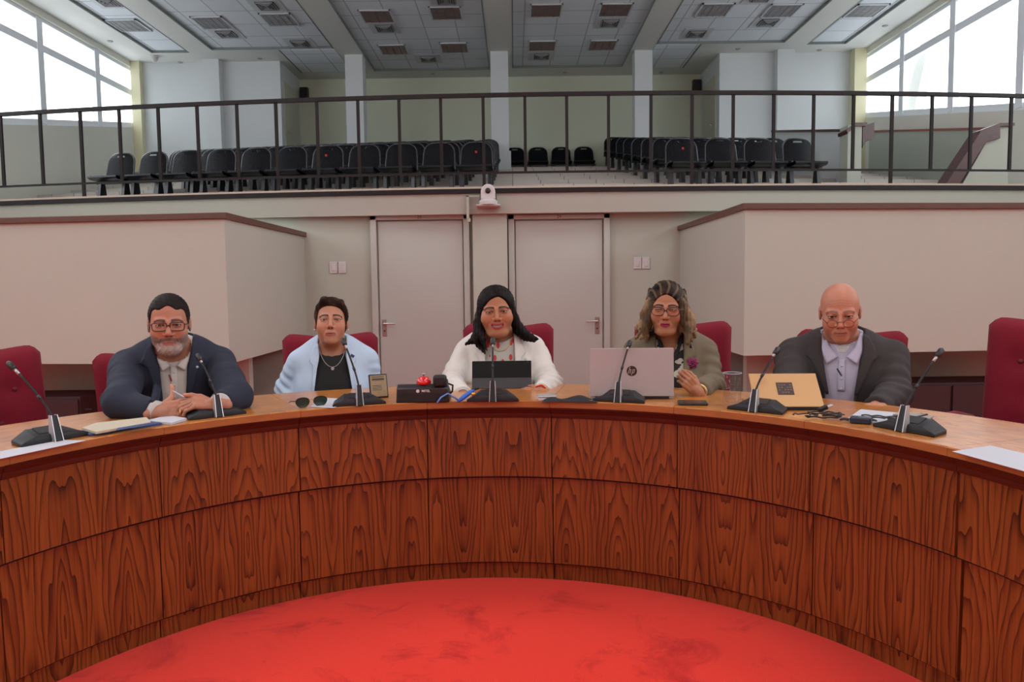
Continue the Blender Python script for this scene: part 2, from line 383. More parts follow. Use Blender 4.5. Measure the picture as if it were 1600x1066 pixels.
# rear walls of the gallery
r = MB(); r.box(-5.14, 19, 0, 4.58, 19.2, CZ); S(r.build('wall_back', mat('gallery_green_cream', (.60, .64, .50), .8, noise=.02, nscale=2)))
for nm, x0, x1, xs_, yf in (('wall_back_left', XL, -5.14, -5.14, 17.45), ('wall_back_right', 4.58, XR, 4.58, 17.3)):
    r = MB(); r.box(x0, yf, 0, x1, 19.1, CZ); S(r.build(nm, M_WALLW))
for nm, x0, x1, yf in (('trim_9', 5.78, 6.14, 17.3), ('trim_10', -6.78, -6.42, 17.45)):
    r = MB(); r.box(x0, yf-.22, 2, x1, yf+.05, CZ); S(r.build(nm, M_WALLW))
S(MB().box(7.44, 17.05, 2, XR, 17.4, CZ).build('trim_11', M_YEL)); S(MB().box(XL, 17.3, 2, -8.2, 17.6, CZ).build('trim_12', M_YEL))
for cx_, cy_ in ((-.26, 16.94), (-3.42, 17.05), (2.86, 17.0)):
    S(MB().box(cx_-.19, cy_, 0, cx_+.19, cy_+.36, CZ+.01).box(cx_-.23, cy_-.03, 3.6, cx_+.23, cy_+.39, 4.08).build('wall_column', M_WALLW))
# rear doors in the recess side walls
for nm, X, sg, ya, yb in (('door_3', 4.58, -1, 17.55, 18.75), ('door_4', -5.14, 1, 17.65, 18.8)):
    d = MB().box(min(X, X+sg*.03), ya, 3.6, max(X, X+sg*.03), yb, 5.82).build(nm, M_GREEN); S(d)
    k = MB(); k.lathe([(.0, -.0), (.03, 0), (.012, .02), (.012, .05), (.034, .06), (.034, .09), (.0, .1)], (0, 0, 0), 12, 'x').build('door_knob', M_CHROME, d, 'auto', loc=(X+sg*.03, ya+.12, 4.72), rot=(0, 0, 0 if sg > 0 else PI))
# front hall closing wall
S(MB().box(XL, -6.2, 0, XR, -6, CZ).build('wall_front', M_WALLU))

# gallery slab, fascia and stepped floor
xg = np.linspace(XL, XR, 49)
fa = MB()
P = []
for x in xg:
    y = edgeY(x); P.append([(x, y, 2.085), (x, y, 1.885), (x, y+.5, 1.885)])
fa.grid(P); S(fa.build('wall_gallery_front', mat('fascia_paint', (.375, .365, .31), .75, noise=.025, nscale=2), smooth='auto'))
tr = MB(); P = []
for x in xg:
    y = edgeY(x); P.append([(x, y+.02, 2.08), (x, y-.025, 2.082), (x, y-.025, 2.125), (x, y+.03, 2.127), (x, y+.03, 2.08)])
tr.grid(P); S(tr.build('trim_13', M_RAIL, smooth='auto'))
tr = MB(); P = []
for x in xg:
    y = edgeY(x); P.append([(x, y+.03, 2.10), (x, y+.03, 2.15), (x, y+.12, 2.15), (x, y+.12, 2.10)])
tr.grid(P); S(tr.build('trim_14', mat('tan_stone_lip', (.52, .42, .33), .5)))
NROW = 8
def rowY(k, x): return 11+1.056*k+.014*(x-.6)**2
def rowZ(k): return 2.47+.2*k
gf = MB(); gr = MB(); gt = []; 
P = [[(x, edgeY(x)+.1, 2.12), (x, rowY(0, x)-.55, 2.12)] for x in xg]; gf.grid(P)
gr.grid([[(x, rowY(0, x)-.55, 2.12), (x, rowY(0, x)-.55, rowZ(0))] for x in xg])
for k in range(NROW):
    y2 = (lambda x: rowY(k+1, x)-.55) if k < NROW-1 else (lambda x: 18.30)
    gf.grid([[(x, rowY(k, x)-.55, rowZ(k)), (x, y2(x), rowZ(k))] for x in xg])
    if k < NROW-1: gr.grid([[(x, y2(x), rowZ(k)), (x, y2(x), rowZ(k+1))] for x in xg])
gf.grid([[(x, 18.3, 3.72), (x, 19.2, 3.72)] for x in xg]); gf.grid([[(x, 18.3, rowZ(7)), (x, 18.3, 3.72)] for x in xg])
S(gf.build('floor_gallery', mat('gallery_floor_tiles', (.45, .42, .38), .4, noise=.1))); S(gr.build('trim_15', M_RISER))

# railing: one long thing
rl = empty('gallery_railing', (0, 7.6, 2.12), 0, 'long dark brown metal railing along the curved edge of the upper gallery', 'railing')
def lw(p): return (p[0], p[1]-7.6, p[2]-2.12)
xr_ = np.linspace(-8.35, 7.65, 80)
def sweep(mb, off, z0, z1, wdt):
    P = []
    for x in xr_:
        y = edgeY(x)+off; P.append([lw((x, y-wdt/2, z0)), lw((x, y-wdt/2, z1)), lw((x, y+wdt/2, z1)), lw((x, y+wdt/2, z0)), lw((x, y-wdt/2, z0))])
    mb.grid(P); return mb
sweep(MB(), .06, 3.01, 3.045, .05).build('top_rail', M_RAIL, rl)
sweep(MB(), .06, 2.275, 2.295, .02).build('bottom_rail', M_RAIL, rl)
pxs = [-365, -300, -236, -172, -108, -45, 17, 78, 140, 200, 260, 320, 381, 441, 504, 567, 630, 694, 759, 823, 887, 951, 1016, 1079, 1142, 1204, 1265, 1326, 1385, 1446, 1506, 1567, 1628, 1690, 1752, 1815, 1878]
for i, px in enumerate(pxs):
    X = (px-803)/1200*7.7
    for _ in range(3): X = (px-803)/1200*(edgeY(X)+.06)
    y = edgeY(X)+.06; lo = 2.13 if (i-8) % 5 == 0 else 2.285; wd = .02 if lo > 2.2 else .022
    MB().box(X-wd/2-.004, y-.012, lo, X+wd/2+.004, y+.012, 3.02).build('post', M_RAIL, rl, loc=(0, -7.6, -2.12))

# lower back wall with two doors
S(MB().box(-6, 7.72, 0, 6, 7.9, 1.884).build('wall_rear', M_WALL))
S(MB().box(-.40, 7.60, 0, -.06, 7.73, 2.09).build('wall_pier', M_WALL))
def low_door(n, x0, x1, top, hx, hs, num):
    d = S(MB().box(x0, 7.70, 0, x1, 7.735, top).build('door_%d' % n, M_DOOR, bevel=.003))
    f = MB(); a, zt = .058, top+.055
    for q in ((x0-a-.012, x0-.012), (x1+.012, x1+a+.012)): f.box(q[0], 7.66, 0, q[1], 7.74, zt)
    f.box(x0-a-.012, 7.66, top+.012, x1+a+.012, 7.74, zt)
    S(f.build('door_frame', M_DOOR, d, bevel=.003))
    pl = MB().box(-.022, -.006, -.085, .022, 0, .085).build('handle_plate', mat('satin_nickel', (.34, .28, .25), .4, .7), d, loc=(hx, 7.70, .775), bevel=.002)
    h = MB(); h.tube([(0, -.004, .045), (0, -.05, .045)], .009, 10); h.tube([(0, -.05, .045), (hs*.03, -.053, .045), (hs*.115, -.05, .043)], .0085, 10)
    h.build('door_handle', M_CHROME, d, 'auto', loc=(hx, 7.70, .775))
    lk = MB(); lk.lathe([(0.0001, -.008), (.008, -.008), (.008, 0), (.0001, 0)], (0, 0, 0), 10, 'y').build('keyhole', M_BLACK, d, loc=(hx, 7.695, .745))
    text_part(num, .045, mat('number_brown', (.10, .05, .03), .6), d, ((x0+x1)/2, 7.659, top+.034), (PI/2, 0, 0), 'room_number')
pA = at(590, 345, 7.7); pB = at(727, 345, 7.7); pC = at(802, 345, 7.7); pD = at(941, 345, 7.7)
low_door(1, pA[0], pB[0]-.03, 1.835, at(601, 510, 7.7)[0], 1, '25')
low_door(2, pC[0]+.02, pD[0], 1.825, at(933, 503, 7.7)[0], -1, '24')
# switches
for k, (px, py) in enumerate(((521, 418), (535, 418), (996, 411), (1009, 411))):
    p = at(px, py, 7.715)
    side = ('left' if k % 2 == 0 else 'right')+' one of the pair beside the '+('left' if k < 2 else 'right')+' door'
    s_ = empty('light_switch', p, 0, 'white wall switch plate, '+side, 'switch', 'wall switches by the doors')
    MB().box(-.038, -.008, -.058, .038, .0, .058).build('plate', M_WHITE, s_, bevel=.003)
    MB().box(-.016, -.014, -.034, .016, -.008, .034).build('rocker', M_WHITE, s_, bevel=.002)
# projecting rooms left and right, hanging boxes with brown caps
def bulk(n, Xi, yf, xo, yo, yb, zt, zb):
    b_ = MB(); pts = [(Xi, yf), (xo, yo), (xo, yb), (Xi, yb)]
    if Xi < 0: pts = pts[::-1]
    b_.prism([(p[0], p[1], zb) for p in pts], (0, 0, zt-zb)); nm = 'wall_box_left' if Xi < 0 else 'wall_box_right'
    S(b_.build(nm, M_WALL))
    c = MB(); s = -1 if Xi < 0 else 1; e = .025
    q = [(Xi-s*e, yf-e), (xo, yo-e), (xo, yo+.1), (Xi+s*.09, yf+.12), (Xi+s*.09, yb), (Xi-s*e, yb)]
    if Xi < 0: q = q[::-1]
    c.prism([(p[0], p[1], zt) for p in q], (0, 0, .045)); S(c.build('trim_%d' % n, M_CAP, bevel=.004))
bulk(16, -2.09, 5.6, -8.3, 6.3, 7.72, 1.695, .64); bulk(17, 1.66, 5.55, 7.6, 6.15, 7.72, 1.71, .66)
# recess under the boxes and the low dark cupboards in it
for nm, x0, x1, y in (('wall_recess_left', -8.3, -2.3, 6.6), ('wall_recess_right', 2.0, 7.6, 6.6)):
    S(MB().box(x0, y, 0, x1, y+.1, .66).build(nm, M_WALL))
def cup(x0, x1, y0, zt, lab):
    c = empty('low_cupboard', ((x0+x1)/2, y0, 0), 0, lab, 'cupboard')
    w2 = (x1-x0)/2
    MB().box(-w2, 0, 0, w2, .4, zt).build('carcass', mat('dark_maroon_board', (.035, .010, .012), .6), c, bevel=.004)
    for k in range(2):
        d = MB().box(-w2+.01+k*w2, -.018, .04, -.01+k*w2, 0, zt-.02).build('cupboard_door', MATS['dark_maroon_board'], c, bevel=.003)
        MB().box(-.05+k*w2+(-w2/2 if k == 0 else .1), -.03, zt-.1, .0+k*w2+(-w2/2 if k == 0 else .1), -.018, zt-.09).build('pull', M_BLACK, d)
pq = at(125, 620, Y=5.9); cup(pq[0]-.75, pq[0], 5.9, pq[2], 'low dark maroon cupboard in the shadow behind the far left empty chair')
pq = at(1425, 599, Y=5.9); pr = at(1526, 598, Y=5.9); cup(pq[0]-.3, pr[0]+.4, 5.9, pq[2], 'low dark maroon cupboard in the recess between bald man and empty right chair')

# conference camera on its shelf and the cable duct
p = at(763, 320, Y=7.38)
cc = empty('wall_camera', (p[0], 7.38, p[2]), 0, 'white dome-headed conference camera on small wall shelf between the two doors', 'camera')
MB().box(-.115, -.05, -.012, .115, .22, 0).build('shelf', M_WHITE, cc, bevel=.003)
MB().lathe([(.085, 0), (.088, .03), (.075, .05), (.001, .05)], n=28).build('base', M_WHITE, cc, 'auto')
y_ = MB()
for s in (-1, 1): MB().prism([(s*.082, -.03, .02), (s*.082, .03, .02), (s*.076, .02, .105), (s*.076, -.02, .105)], (s*-.012, 0, 0)).build('yoke', M_DARKGREY, cc)
h = MB(); ring = []
for i in range(25):
    a = PI*i/24; ring.append((.068*math.cos(a), .115+.075*math.sin(a)))
ring = [(.072, .045)]+ring+[(-.072, .045)]
h.prism([(a, -.055, z) for a, z in ring], (0, .10, 0)); h.build('camera_head', M_WHITE, cc, 'auto', bevel=.01)
ln = MB(); ln.lathe([(.0001, -.016), (.02, -.016), (.026, -.012), (.026, .004), (.0001, .004)], (0, -.056, .125), 24, 'y'); ln.build('lens', M_BLACK, cc, 'auto')
p = at(732, 306, Y=7.5); 
du = tag(MB().box(-.02, -.02, -.22, .004, .02, 0).box(-.02, -.02, -.012, .10, .02, .0).box(-.012, -.02, -.25, .016, .02, -.215).build('cable_duct', M_WALL, loc=(p[0], 7.50, p[2])), 'cream cable duct running down the gallery front left of the camera', 'cable duct')

# gallery parapets on the right
a0 = at(1207, 207, X=5.35); a1 = at(1322, 206, X=5.35)
S(MB().prism([(5.35, a0[1], 2.1), (5.35, a1[1], 2.1), tuple(a1), tuple(a0)], (.14, 0, 0)).build('wall_stair_parapet', M_WALLW))
S(MB().prism([(5.32, a0[1], a0[2]), (5.32, a1[1], a1[2]), (5.32, a1[1], a1[2]+.045), (5.32, a0[1], a0[2]+.045)], (.2, 0, 0)).build('trim_18', M_CAPD))
ya = a1[1]
b0 = at(1325, 205, Y=ya-.35); b1 = at(1347, 195, Y=ya-.35)
S(MB().box(b0[0], ya-.35, 2.1, b1[0], ya-.05, b1[2]).build('wall_stair_pier', M_WALL))
q0 = at(1324, 204, Y=ya-.36); q1 = at(1337, 193, Y=ya-.36); q2 = at(1354, 193, Y=ya-.36)
S(MB().prism([tuple(at(*v, Y=ya-.38)) for v in ((1323, 203), (1337, 191.5), (1355, 191.5), (1354, 197), (1338, 197), (1324, 208))], (0, .34, 0)).build('trim_19', M_CAPD))
S(MB().prism([tuple(at(*v, Y=ya-.3)) for v in ((1348, 197), (1366, 191), (1366, 216), (1353, 220), (1348, 231))], (0, .5, 0)).build('trim_20', M_CAPD))
c0 = at(1362, 207, X=7.55); c1 = at(1545, 203, X=7.55)
S(MB().prism([(7.5, c0[1], 2.1), (7.5, c1[1], 2.1), (7.5, c1[1], c1[2]), (7.5, c0[1], c0[2])], (.19, 0, 0)).build('wall_stairwell', M_WALL))
S(MB().prism([(7.46, c0[1], c0[2]), (7.46, c1[1], c1[2]), (7.46, c1[1], c1[2]+.04), (7.46, c0[1], c0[2]+.04)], (.2, 0, 0)).build('trim_21', mat('red_brown_cap', (.25, .07, .05), .5)))
YP = 9.4
S(MB().prism([tuple(at(*v, Y=YP)) for v in ((1497, 300), (1541, 222), (1563, 214), (1563, 198), (1575, 198), (1575, 300))], (0, .16, 0)).build('wall_stair_side', M_WALL))
S(MB().prism([tuple(at(*v, Y=YP-.04)) for v in ((1476, 290), (1534, 203), (1563, 192), (1586, 191.5), (1586, 196), (1563, 197.5), (1563, 216), (1541, 222), (1500, 287))], (0, .24, 0)).build('trim_22', M_CAPD, bevel=.004))

# ceiling fittings
M_LOUV = mat('grey_louvre', (.30, .31, .32), .5); M_LOUVD = mat('louvre_back', (.06, .05, .05), .6); M_LOUVB = mat('dull_brown_louvre_back', (.07, .045, .035), .6)
def place_name(px): return 'far left' if px < 250 else 'left' if px < 520 else 'centre left' if px < 775 else 'centre right' if px < 1030 else 'right' if px < 1290 else 'far right'
M_CFR = mat('ceiling_fitting_white', (.60, .63, .66), .5)
def troffer(px, py, brown, lab):
    p = at(px, py, Z=CZ+.03)
    t_ = empty('ceiling_light', (p[0], p[1], CZ+.03), 0, lab, 'ceiling light', 'louvred ceiling lights')
    a, b_ = .30, .345
    f = MB(); f.box(-a, -b_, -.012, a, -b_+.03, .03); f.box(-a, b_-.03, -.012, a, b_, .03); f.box(-a, -b_, -.012, -a+.03, b_, .03); f.box(a-.03, -b_, -.012, a, b_, .03)
    f.build('frame', M_CFR, t_)
    MB().box(-a, -b_, .008, a, b_, .012).build('backing', M_LOUVB if brown else M_LOUVD, t_)
    l = MB()
    nx_, ny_ = (3, 11) if brown else (4, 4)
    if not brown: 
        for k in range(1, 16): l.box(-a+.03, -b_+k*.043-.010, -.004, a-.03, -b_+k*.043+.016, .004)
    for k in range(1, nx_+1): xk = -a+2*a*k/(nx_+1); l.box(xk-.007, -b_+.03, -.010, xk+.007, b_-.03, .006)
    for k in range(1, ny_+1): yk = -b_+2*b_*k/(ny_+1); l.box(-a+.03, yk-.006, -.010, a-.03, yk+.006, .002)
    l.build('louvre', M_LOUV if not brown else mat('brown_louvre', (.20, .16, .14), .5), t_)
names = {(589, 26): 'front-left brown louvred light in the ceiling bay left of the centre beam', (697, 21): 'front-right brown louvred light in the bay left of the centre beam',
 (615, 78): 'rear-left brown louvred light in the bay left of the centre beam', (710, 75): 'rear-right brown louvred light in the bay left of the centre beam',
 (853, 17): 'front-left brown louvred light in the bay right of the centre beam', (961, 16): 'front-right brown louvred light in the bay right of the centre beam',
 (847, 72): 'rear-left brown louvred light in the bay right of the centre beam', (941, 71): 'rear-right brown louvred light in the bay right of the centre beam',
 (332, 36): 'grey louvred light, left one in the ceiling bay left of the left column', (437, 31): 'grey louvred light, right one in the ceiling bay left of the left column',
 (1116, 16): 'grey louvred light, left one in the ceiling bay right of the right column', (1221, 17): 'pale louvred light, right one in the ceiling bay right of the right column',
 (201, 40): 'pale louvred light in the narrow ceiling bay by the left window', (1353, 17): 'pale louvred light in the narrow ceiling bay by the right window'}
for k, ((px, py), lab) in enumerate(names.items()): troffer(px, py, k < 8, lab)
vents = {(601, 44): 'square air vent behind the front-left light of the bay left of the centre beam', (697, 0): 'square air vent at the picture top left of the centre beam',
 (669, 92): 'small square air vent near the rear edge of the bay left of the centre beam', (953, 36): 'square air vent behind the front-right light of the bay right of the centre beam',
 (846, 88): 'small square air vent near the rear edge of the bay right of the centre beam', (417, 9): 'square air vent nearest the picture top in the left bay',
 (354, 53): 'square air vent just behind the left grey light of the left bay', (469, 68): 'square air vent at the rear right corner of the left bay',
 (1200, 35): 'square air vent behind the pale light of the right bay', (1088, 53): 'square air vent at the rear left corner of the right bay',
 (1190, -4): 'square air vent at the picture top in the right bay', (170, 3): 'white square vent at the picture top in the narrow left bay'}
for (px, py), lab in vents.items():
    p = at(px, py, Z=CZ+.03)
    v_ = empty('ceiling_vent', (p[0], p[1], CZ+.035), 0, lab, 'vent', 'square ceiling air vents')
    MB().box(-.29, -.33, -.003, .29, .33, .004).build('plate', M_CFR, v_)
    dk = MB().box(-.17, -.19, -.006, .17, .19, -.003).build('backing', M_LOUVD, v_)
    sl = MB()
    for k in range(4):
        a = .165-.04*k; b_ = .185-.045*k; z0 = -.012-.004*k
        for (xa, ya_, xb, yb_) in ((-a, -b_, a, -b_+.016), (-a, b_-.016, a, b_), (-a, -b_, -a+.016, b_), (a-.016, -b_, a, b_)): sl.box(xa, ya_, z0-.018, xb, yb_, z0)
    sl.box(-.05, -.05, -.03, .05, .05, -.02); sl.build('fins', M_LOUV, v_)
# small fixtures
for px, py, lab in ((676, 115, 'left of the centre column'), (883, 113, 'right of the centre column'), (1033, 113, 'right of the right column'), (406, 91, 'above the left wall'), (1153, 76, 'above the right wall'), (1280, 78, 'near the right window corner'), (1383, 40, 'beside the right window'), (172, 64, 'beside the left window'), (282, 97, 'near the left window corner')):
    p = at(px, py, Z=CZ); tag(MB().lathe([(.0001, -.02), (.04, -.02), (.055, -.008), (.055, 0), (.0001, 0)], n=16).build('smoke_detector', mat('dull_grey_fitting', (.33, .34, .33), .6), loc=(p[0], p[1], CZ)), 'small round ceiling fitting in the plain border '+lab, 'detector', 'ceiling border fittings')
p = at(241, 88, Z=CZ-.01); d_ = empty('security_camera', p, 0, 'small white dome security camera at the left bay corner', 'camera')
MB().lathe([(.0001, -.03), (.09, -.03), (.09, .01), (.0001, .01)], n=20).build('mount', M_WHITE, d_); MB().sphere((0, 0, -.05), .075, 10).build('dome', M_WHITE, d_, True)
for px, py, yw, lab, sg in ((476, 148, 18.9, 'left', 1), (1088, 136, 18.9, 'right', -1)):
    p = at(px, py, Y=yw); s_ = empty('wall_speaker', p, 0, 'small dark wall speaker high at the %s end of the gallery back wall' % lab, 'speaker')
    MB().box(-.1, -.1, -.16, .1, .04, .16).build('cabinet', mat('brown_speaker_case', (.05, .035, .02), .6), s_, bevel=.02)
    MB().box(-.08, -.108, -.13, .08, -.1, .13).build('grille', M_BLACK, s_)
    MB().tube([(0, .0, 0), (sg*-.02, .1, 0)], .02, 8).build('bracket', M_BLACK, s_)

# ------------------------------------------------------------------ gallery seats
def seat_proto():
    r_ = empty('gallery_chair')
    # moulded backrest with hand slot
    nu, nv = 16, 14; b_ = MB(); z0, z1 = .36, .77
    def pt(u, v, off):
        wv_ = .235*(1-.10*v) if v < .62 else .235*(1-.062-.0)*math.sqrt(max(0, 1-((v-.62)/.38)**2.6*.72))
        x = u*wv_; y = .10+.10*v+.035*(1-u*u)*-1+.035+off; z = z0+(z1-z0)*v
        return (x, y, z)
    us = np.linspace(-1, 1, nu+1); vs_ = np.linspace(0, 1, nv+1)
    skip = lambda i, j: (5 <= i <= 10 and j == nv-2)
    for off, fl in ((0, 0), (.014, 1)):
        V = [pt(u, v, off) for u in us for v in vs_]; fs = []
        for i in range(nu):
            for j in range(nv):
                if skip(i, j): continue
                q = (i*(nv+1)+j, (i+1)*(nv+1)+j, (i+1)*(nv+1)+j+1, i*(nv+1)+j+1); fs.append(q if not fl else q[::-1])
        b_.add(V, fs)
    b_.build('backrest', M_PERF, r_, True)
    rm = MB(); path = [pt(-1, v, .007) for v in vs_]+[pt(u, 1, .007) for u in us[1:-1]]+[pt(1, v, .007) for v in vs_[::-1]]
    rm.tube(path, .012, 6).build('back_frame', mat('glossy_black_frame', (.03, .035, .042), .22, coat=.4), r_, True)
    s = MB(); P = []
    for x in np.linspace(-.235, .235, 9):
        P.append([(x, .13, .385), (x, .06, .375-.012*(1-(x/.235)**2)), (x, -.14, .38-.012*(1-(x/.235)**2)), (x, -.235, .385), (x, -.25, .36), (x, -.2, .335), (x, .1, .325), (x, .13, .385)])
    s.grid(P); s.build('seat', M_CHAIR, r_, 'auto')
    f = MB(); f.box(-.27, -.02, .29, .27, .04, .335); f.box(-.262, -.17, .38, -.238, .10, .402); f.box(-.262, .02, .3, -.24, .05, .39)
    f.build('beam', M_CHAIR, r_, bevel=.004)
    for sx in (-.2, .2):
        l = MB(); l.hexa([(sx-.028, -.09, 0), (sx+.028, -.09, 0), (sx+.028, .10, 0), (sx-.028, .10, 0), (sx-.026, -.03, .32), (sx+.026, -.03, .32), (sx+.026, .05, .32), (sx-.026, .05, .32)])
        l.build('leg', M_CHAIR, r_, bevel=.004)
    tag(r_, 'x', 'chair', 'black gallery seats'); return r_
proto = seat_proto(); used = [False]
M_REDDOT = mat('red_sticker', (.5, .01, .01), .5)
ORD = ['first', 'second', 'third', 'fourth', 'fifth', 'sixth', 'seventh', 'eighth', 'ninth', 'tenth', 'eleventh', 'twelfth']
def place_seat(x, y, z, rz, lab):
    o = proto if not used[0] else copy_tree(proto); used[0] = True
    o.location = (x, y, z); o.rotation_euler = (0, 0, rz); o['label'] = lab; return o
PIT = .548
seatsL = [-.50-.0-PIT*i for i in range(11)]; seatsL = [-.52-(5.45/10)*i for i in range(11)]
seatsR = [2.42+.572*i for i in range(4)]
row_n = ['front', 'second', 'third', 'fourth', 'fifth', 'sixth', 'seventh', 'rearmost']
dotted = []
for k in range(NROW):
    for i, x in enumerate(seatsL):
        sl_ = .028*(x-.6)
        o = place_seat(x, rowY(k, x), rowZ(k), math.atan(sl_)*1.0, 'black perforated gallery chair, %s from aisle in %s row, left block' % (ORD[i], row_n[k]))
        if k == 0 and i in (0, 4): dotted.append(o)
    for i, x in enumerate(seatsR):
        o = place_seat(x, rowY(k, x)-.1, rowZ(k), math.atan(.028*(x-.6)), 'black perforated gallery chair, %s from aisle in %s row, right block' % (ORD[i], row_n[k]))
        if k == 0 and i == 0: dotted.append(o)
for i, x in enumerate((.06, .62, 1.18, 1.73)):
    place_seat(x, 18.72, 3.72, 0, 'black perforated gallery chair against the rear wall, %s right of the centre column' % ORD[i])
for o in dotted: MB().box(-.015, .098, .60, .015, .103, .63).build('red_sticker', M_REDDOT, o)

# ------------------------------------------------------------------ the curved desk
DX, DY, DR = -.118, 1.612, 1.406
PH, ST = .1856, .35083
TOPZ = .745
def dp(a, r, z): return (DX+r*math.sin(a), DY+r*math.cos(a), z)
desk = empty('curved_desk', (DX, DY, 0), 0, 'large curved teak desk with dark veneered stepped front around the red carpet', 'desk')
def dl(a, r, z): return (r*math.sin(a), r*math.cos(a), z)
def arc_sweep(mb, a0, a1, prof, n=14, uvscale=None, cap=True):
    """prof: closed list of (r,z). sweeps along the arc with uv = (arc metres, height)"""
    A = np.linspace(a0, a1, n+1); k = len(prof); V = []; Fc = []; U = []
    for a in A:
        for r, z in prof: V.append(dl(a, r, z))
    for i in range(n):
        for j in range(k):
            j2 = (j+1) % k; Fc.append((i*k+j, i*k+j2, (i+1)*k+j2, (i+1)*k+j))
            (r0, z0), (r1, z1) = prof[j], prof[j2]
            e0 = z0 if abs(z1-z0) > abs(r1-r0) else r0; e1 = z1 if abs(z1-z0) > abs(r1-r0) else r1
            U.append([(A[i]*1.406-PH*1.406+50*.493, e0), (A[i]*1.406-PH*1.406+50*.493, e1), (A[i+1]*1.406-PH*1.406+50*.493, e1), (A[i+1]*1.406-PH*1.406+50*.493, e0)])
    if cap:
        Fc.append(tuple(range(k))); U.append([(0, 0)]*k); Fc.append(tuple(range(n*k, n*k+k))[::-1]); U.append([(0, 0)]*k)
    mb.add(V, Fc, U); return mb
M_SHADE = mat('painted_shade_black', (.006, .003, .002), .8)  # near-black colour standing in for the shade under the desk tiers
for k in range(-5, 5):
    a0 = PH+k*ST; a1 = a0+ST; g = .0009 if k != 2 else .0009
    g1 = .0015 if k != 2 else .0035; g0 = .0015 if k != 3 else .0035
    up = arc_sweep(MB(), a0+g0, a1-g1, [(DR-.002, .4355), (DR+.020, .4355), (DR+.020, .683), (DR, .683)]); up.build('upper_front_panel', M_PANEL, desk, 'auto')
    lo = arc_sweep(MB(), a0+g0, a1-g1, [(DR+.022, .077), (DR+.05, .077), (DR+.05, .46), (DR+.026, .46)]); lo.build('lower_front_panel', M_PANEL, desk, 'auto')
    kb = arc_sweep(MB(), a0+g0, a1-g1, [(DR+.050, 0), (DR+.066, 0), (DR+.066, .10), (DR+.050, .10)]); kb.build('kick_board', M_PANEL, desk, 'auto')
    arc_sweep(MB(), a0, a1, [(DR+.010, .427), (DR+.0215, .427), (DR+.0215, .4352), (DR+.010, .4352)]).build('painted_shade_strip', M_SHADE, desk)  # added dark strip, imitates the shadow line below the upper panel
    arc_sweep(MB(), a0, a1, [(DR+.034, .069), (DR+.0495, .069), (DR+.0495, .0768), (DR+.034, .0768)]).build('painted_shade_strip', M_SHADE, desk)  # same painted shadow line below the lower panel
    mo = arc_sweep(MB(), a0+.0006, a1-.0006, [(DR-.004, .672), (DR+.02, .672), (DR+.02, .719), (DR-.028, .719), (DR-.028, .712), (DR-.020, .706), (DR-.016, .694), (DR-.010, .690), (DR-.009, .680)]); mo.build('moulding', M_MOLD, desk, 'auto')
    tp = arc_sweep(MB(), a0+g/2, a1-g/2, [(DR-.040, .719), (DR+.462, .719), (DR+.465, .722), (DR+.465, .742), (DR+.462, TOPZ), (DR-.037, TOPZ), (DR-.040, .742)], n=16); tp.build('desk_top', M_TOP, desk, 'auto')
    arc_sweep(MB(), a0+g/2, a1-g/2, [(DR-.0445, .720), (DR-.0405, .720), (DR-.0405, .743), (DR-.0445, .743)], n=16).build('edge_strip', M_EDGE, desk, 'auto')
    am = a0
    sp_ = MB(); e = .012
    pts = [(DR+.067, 0), (DR+.42, 0), (DR+.42, .715), (DR+.067, .715)]
    V = [dl(am-e, r, z) for r, z in pts]+[dl(am+e, r, z) for r, z in pts]
    sp_.hexa(V); sp_.build('support_panel', M_MOLD, desk)

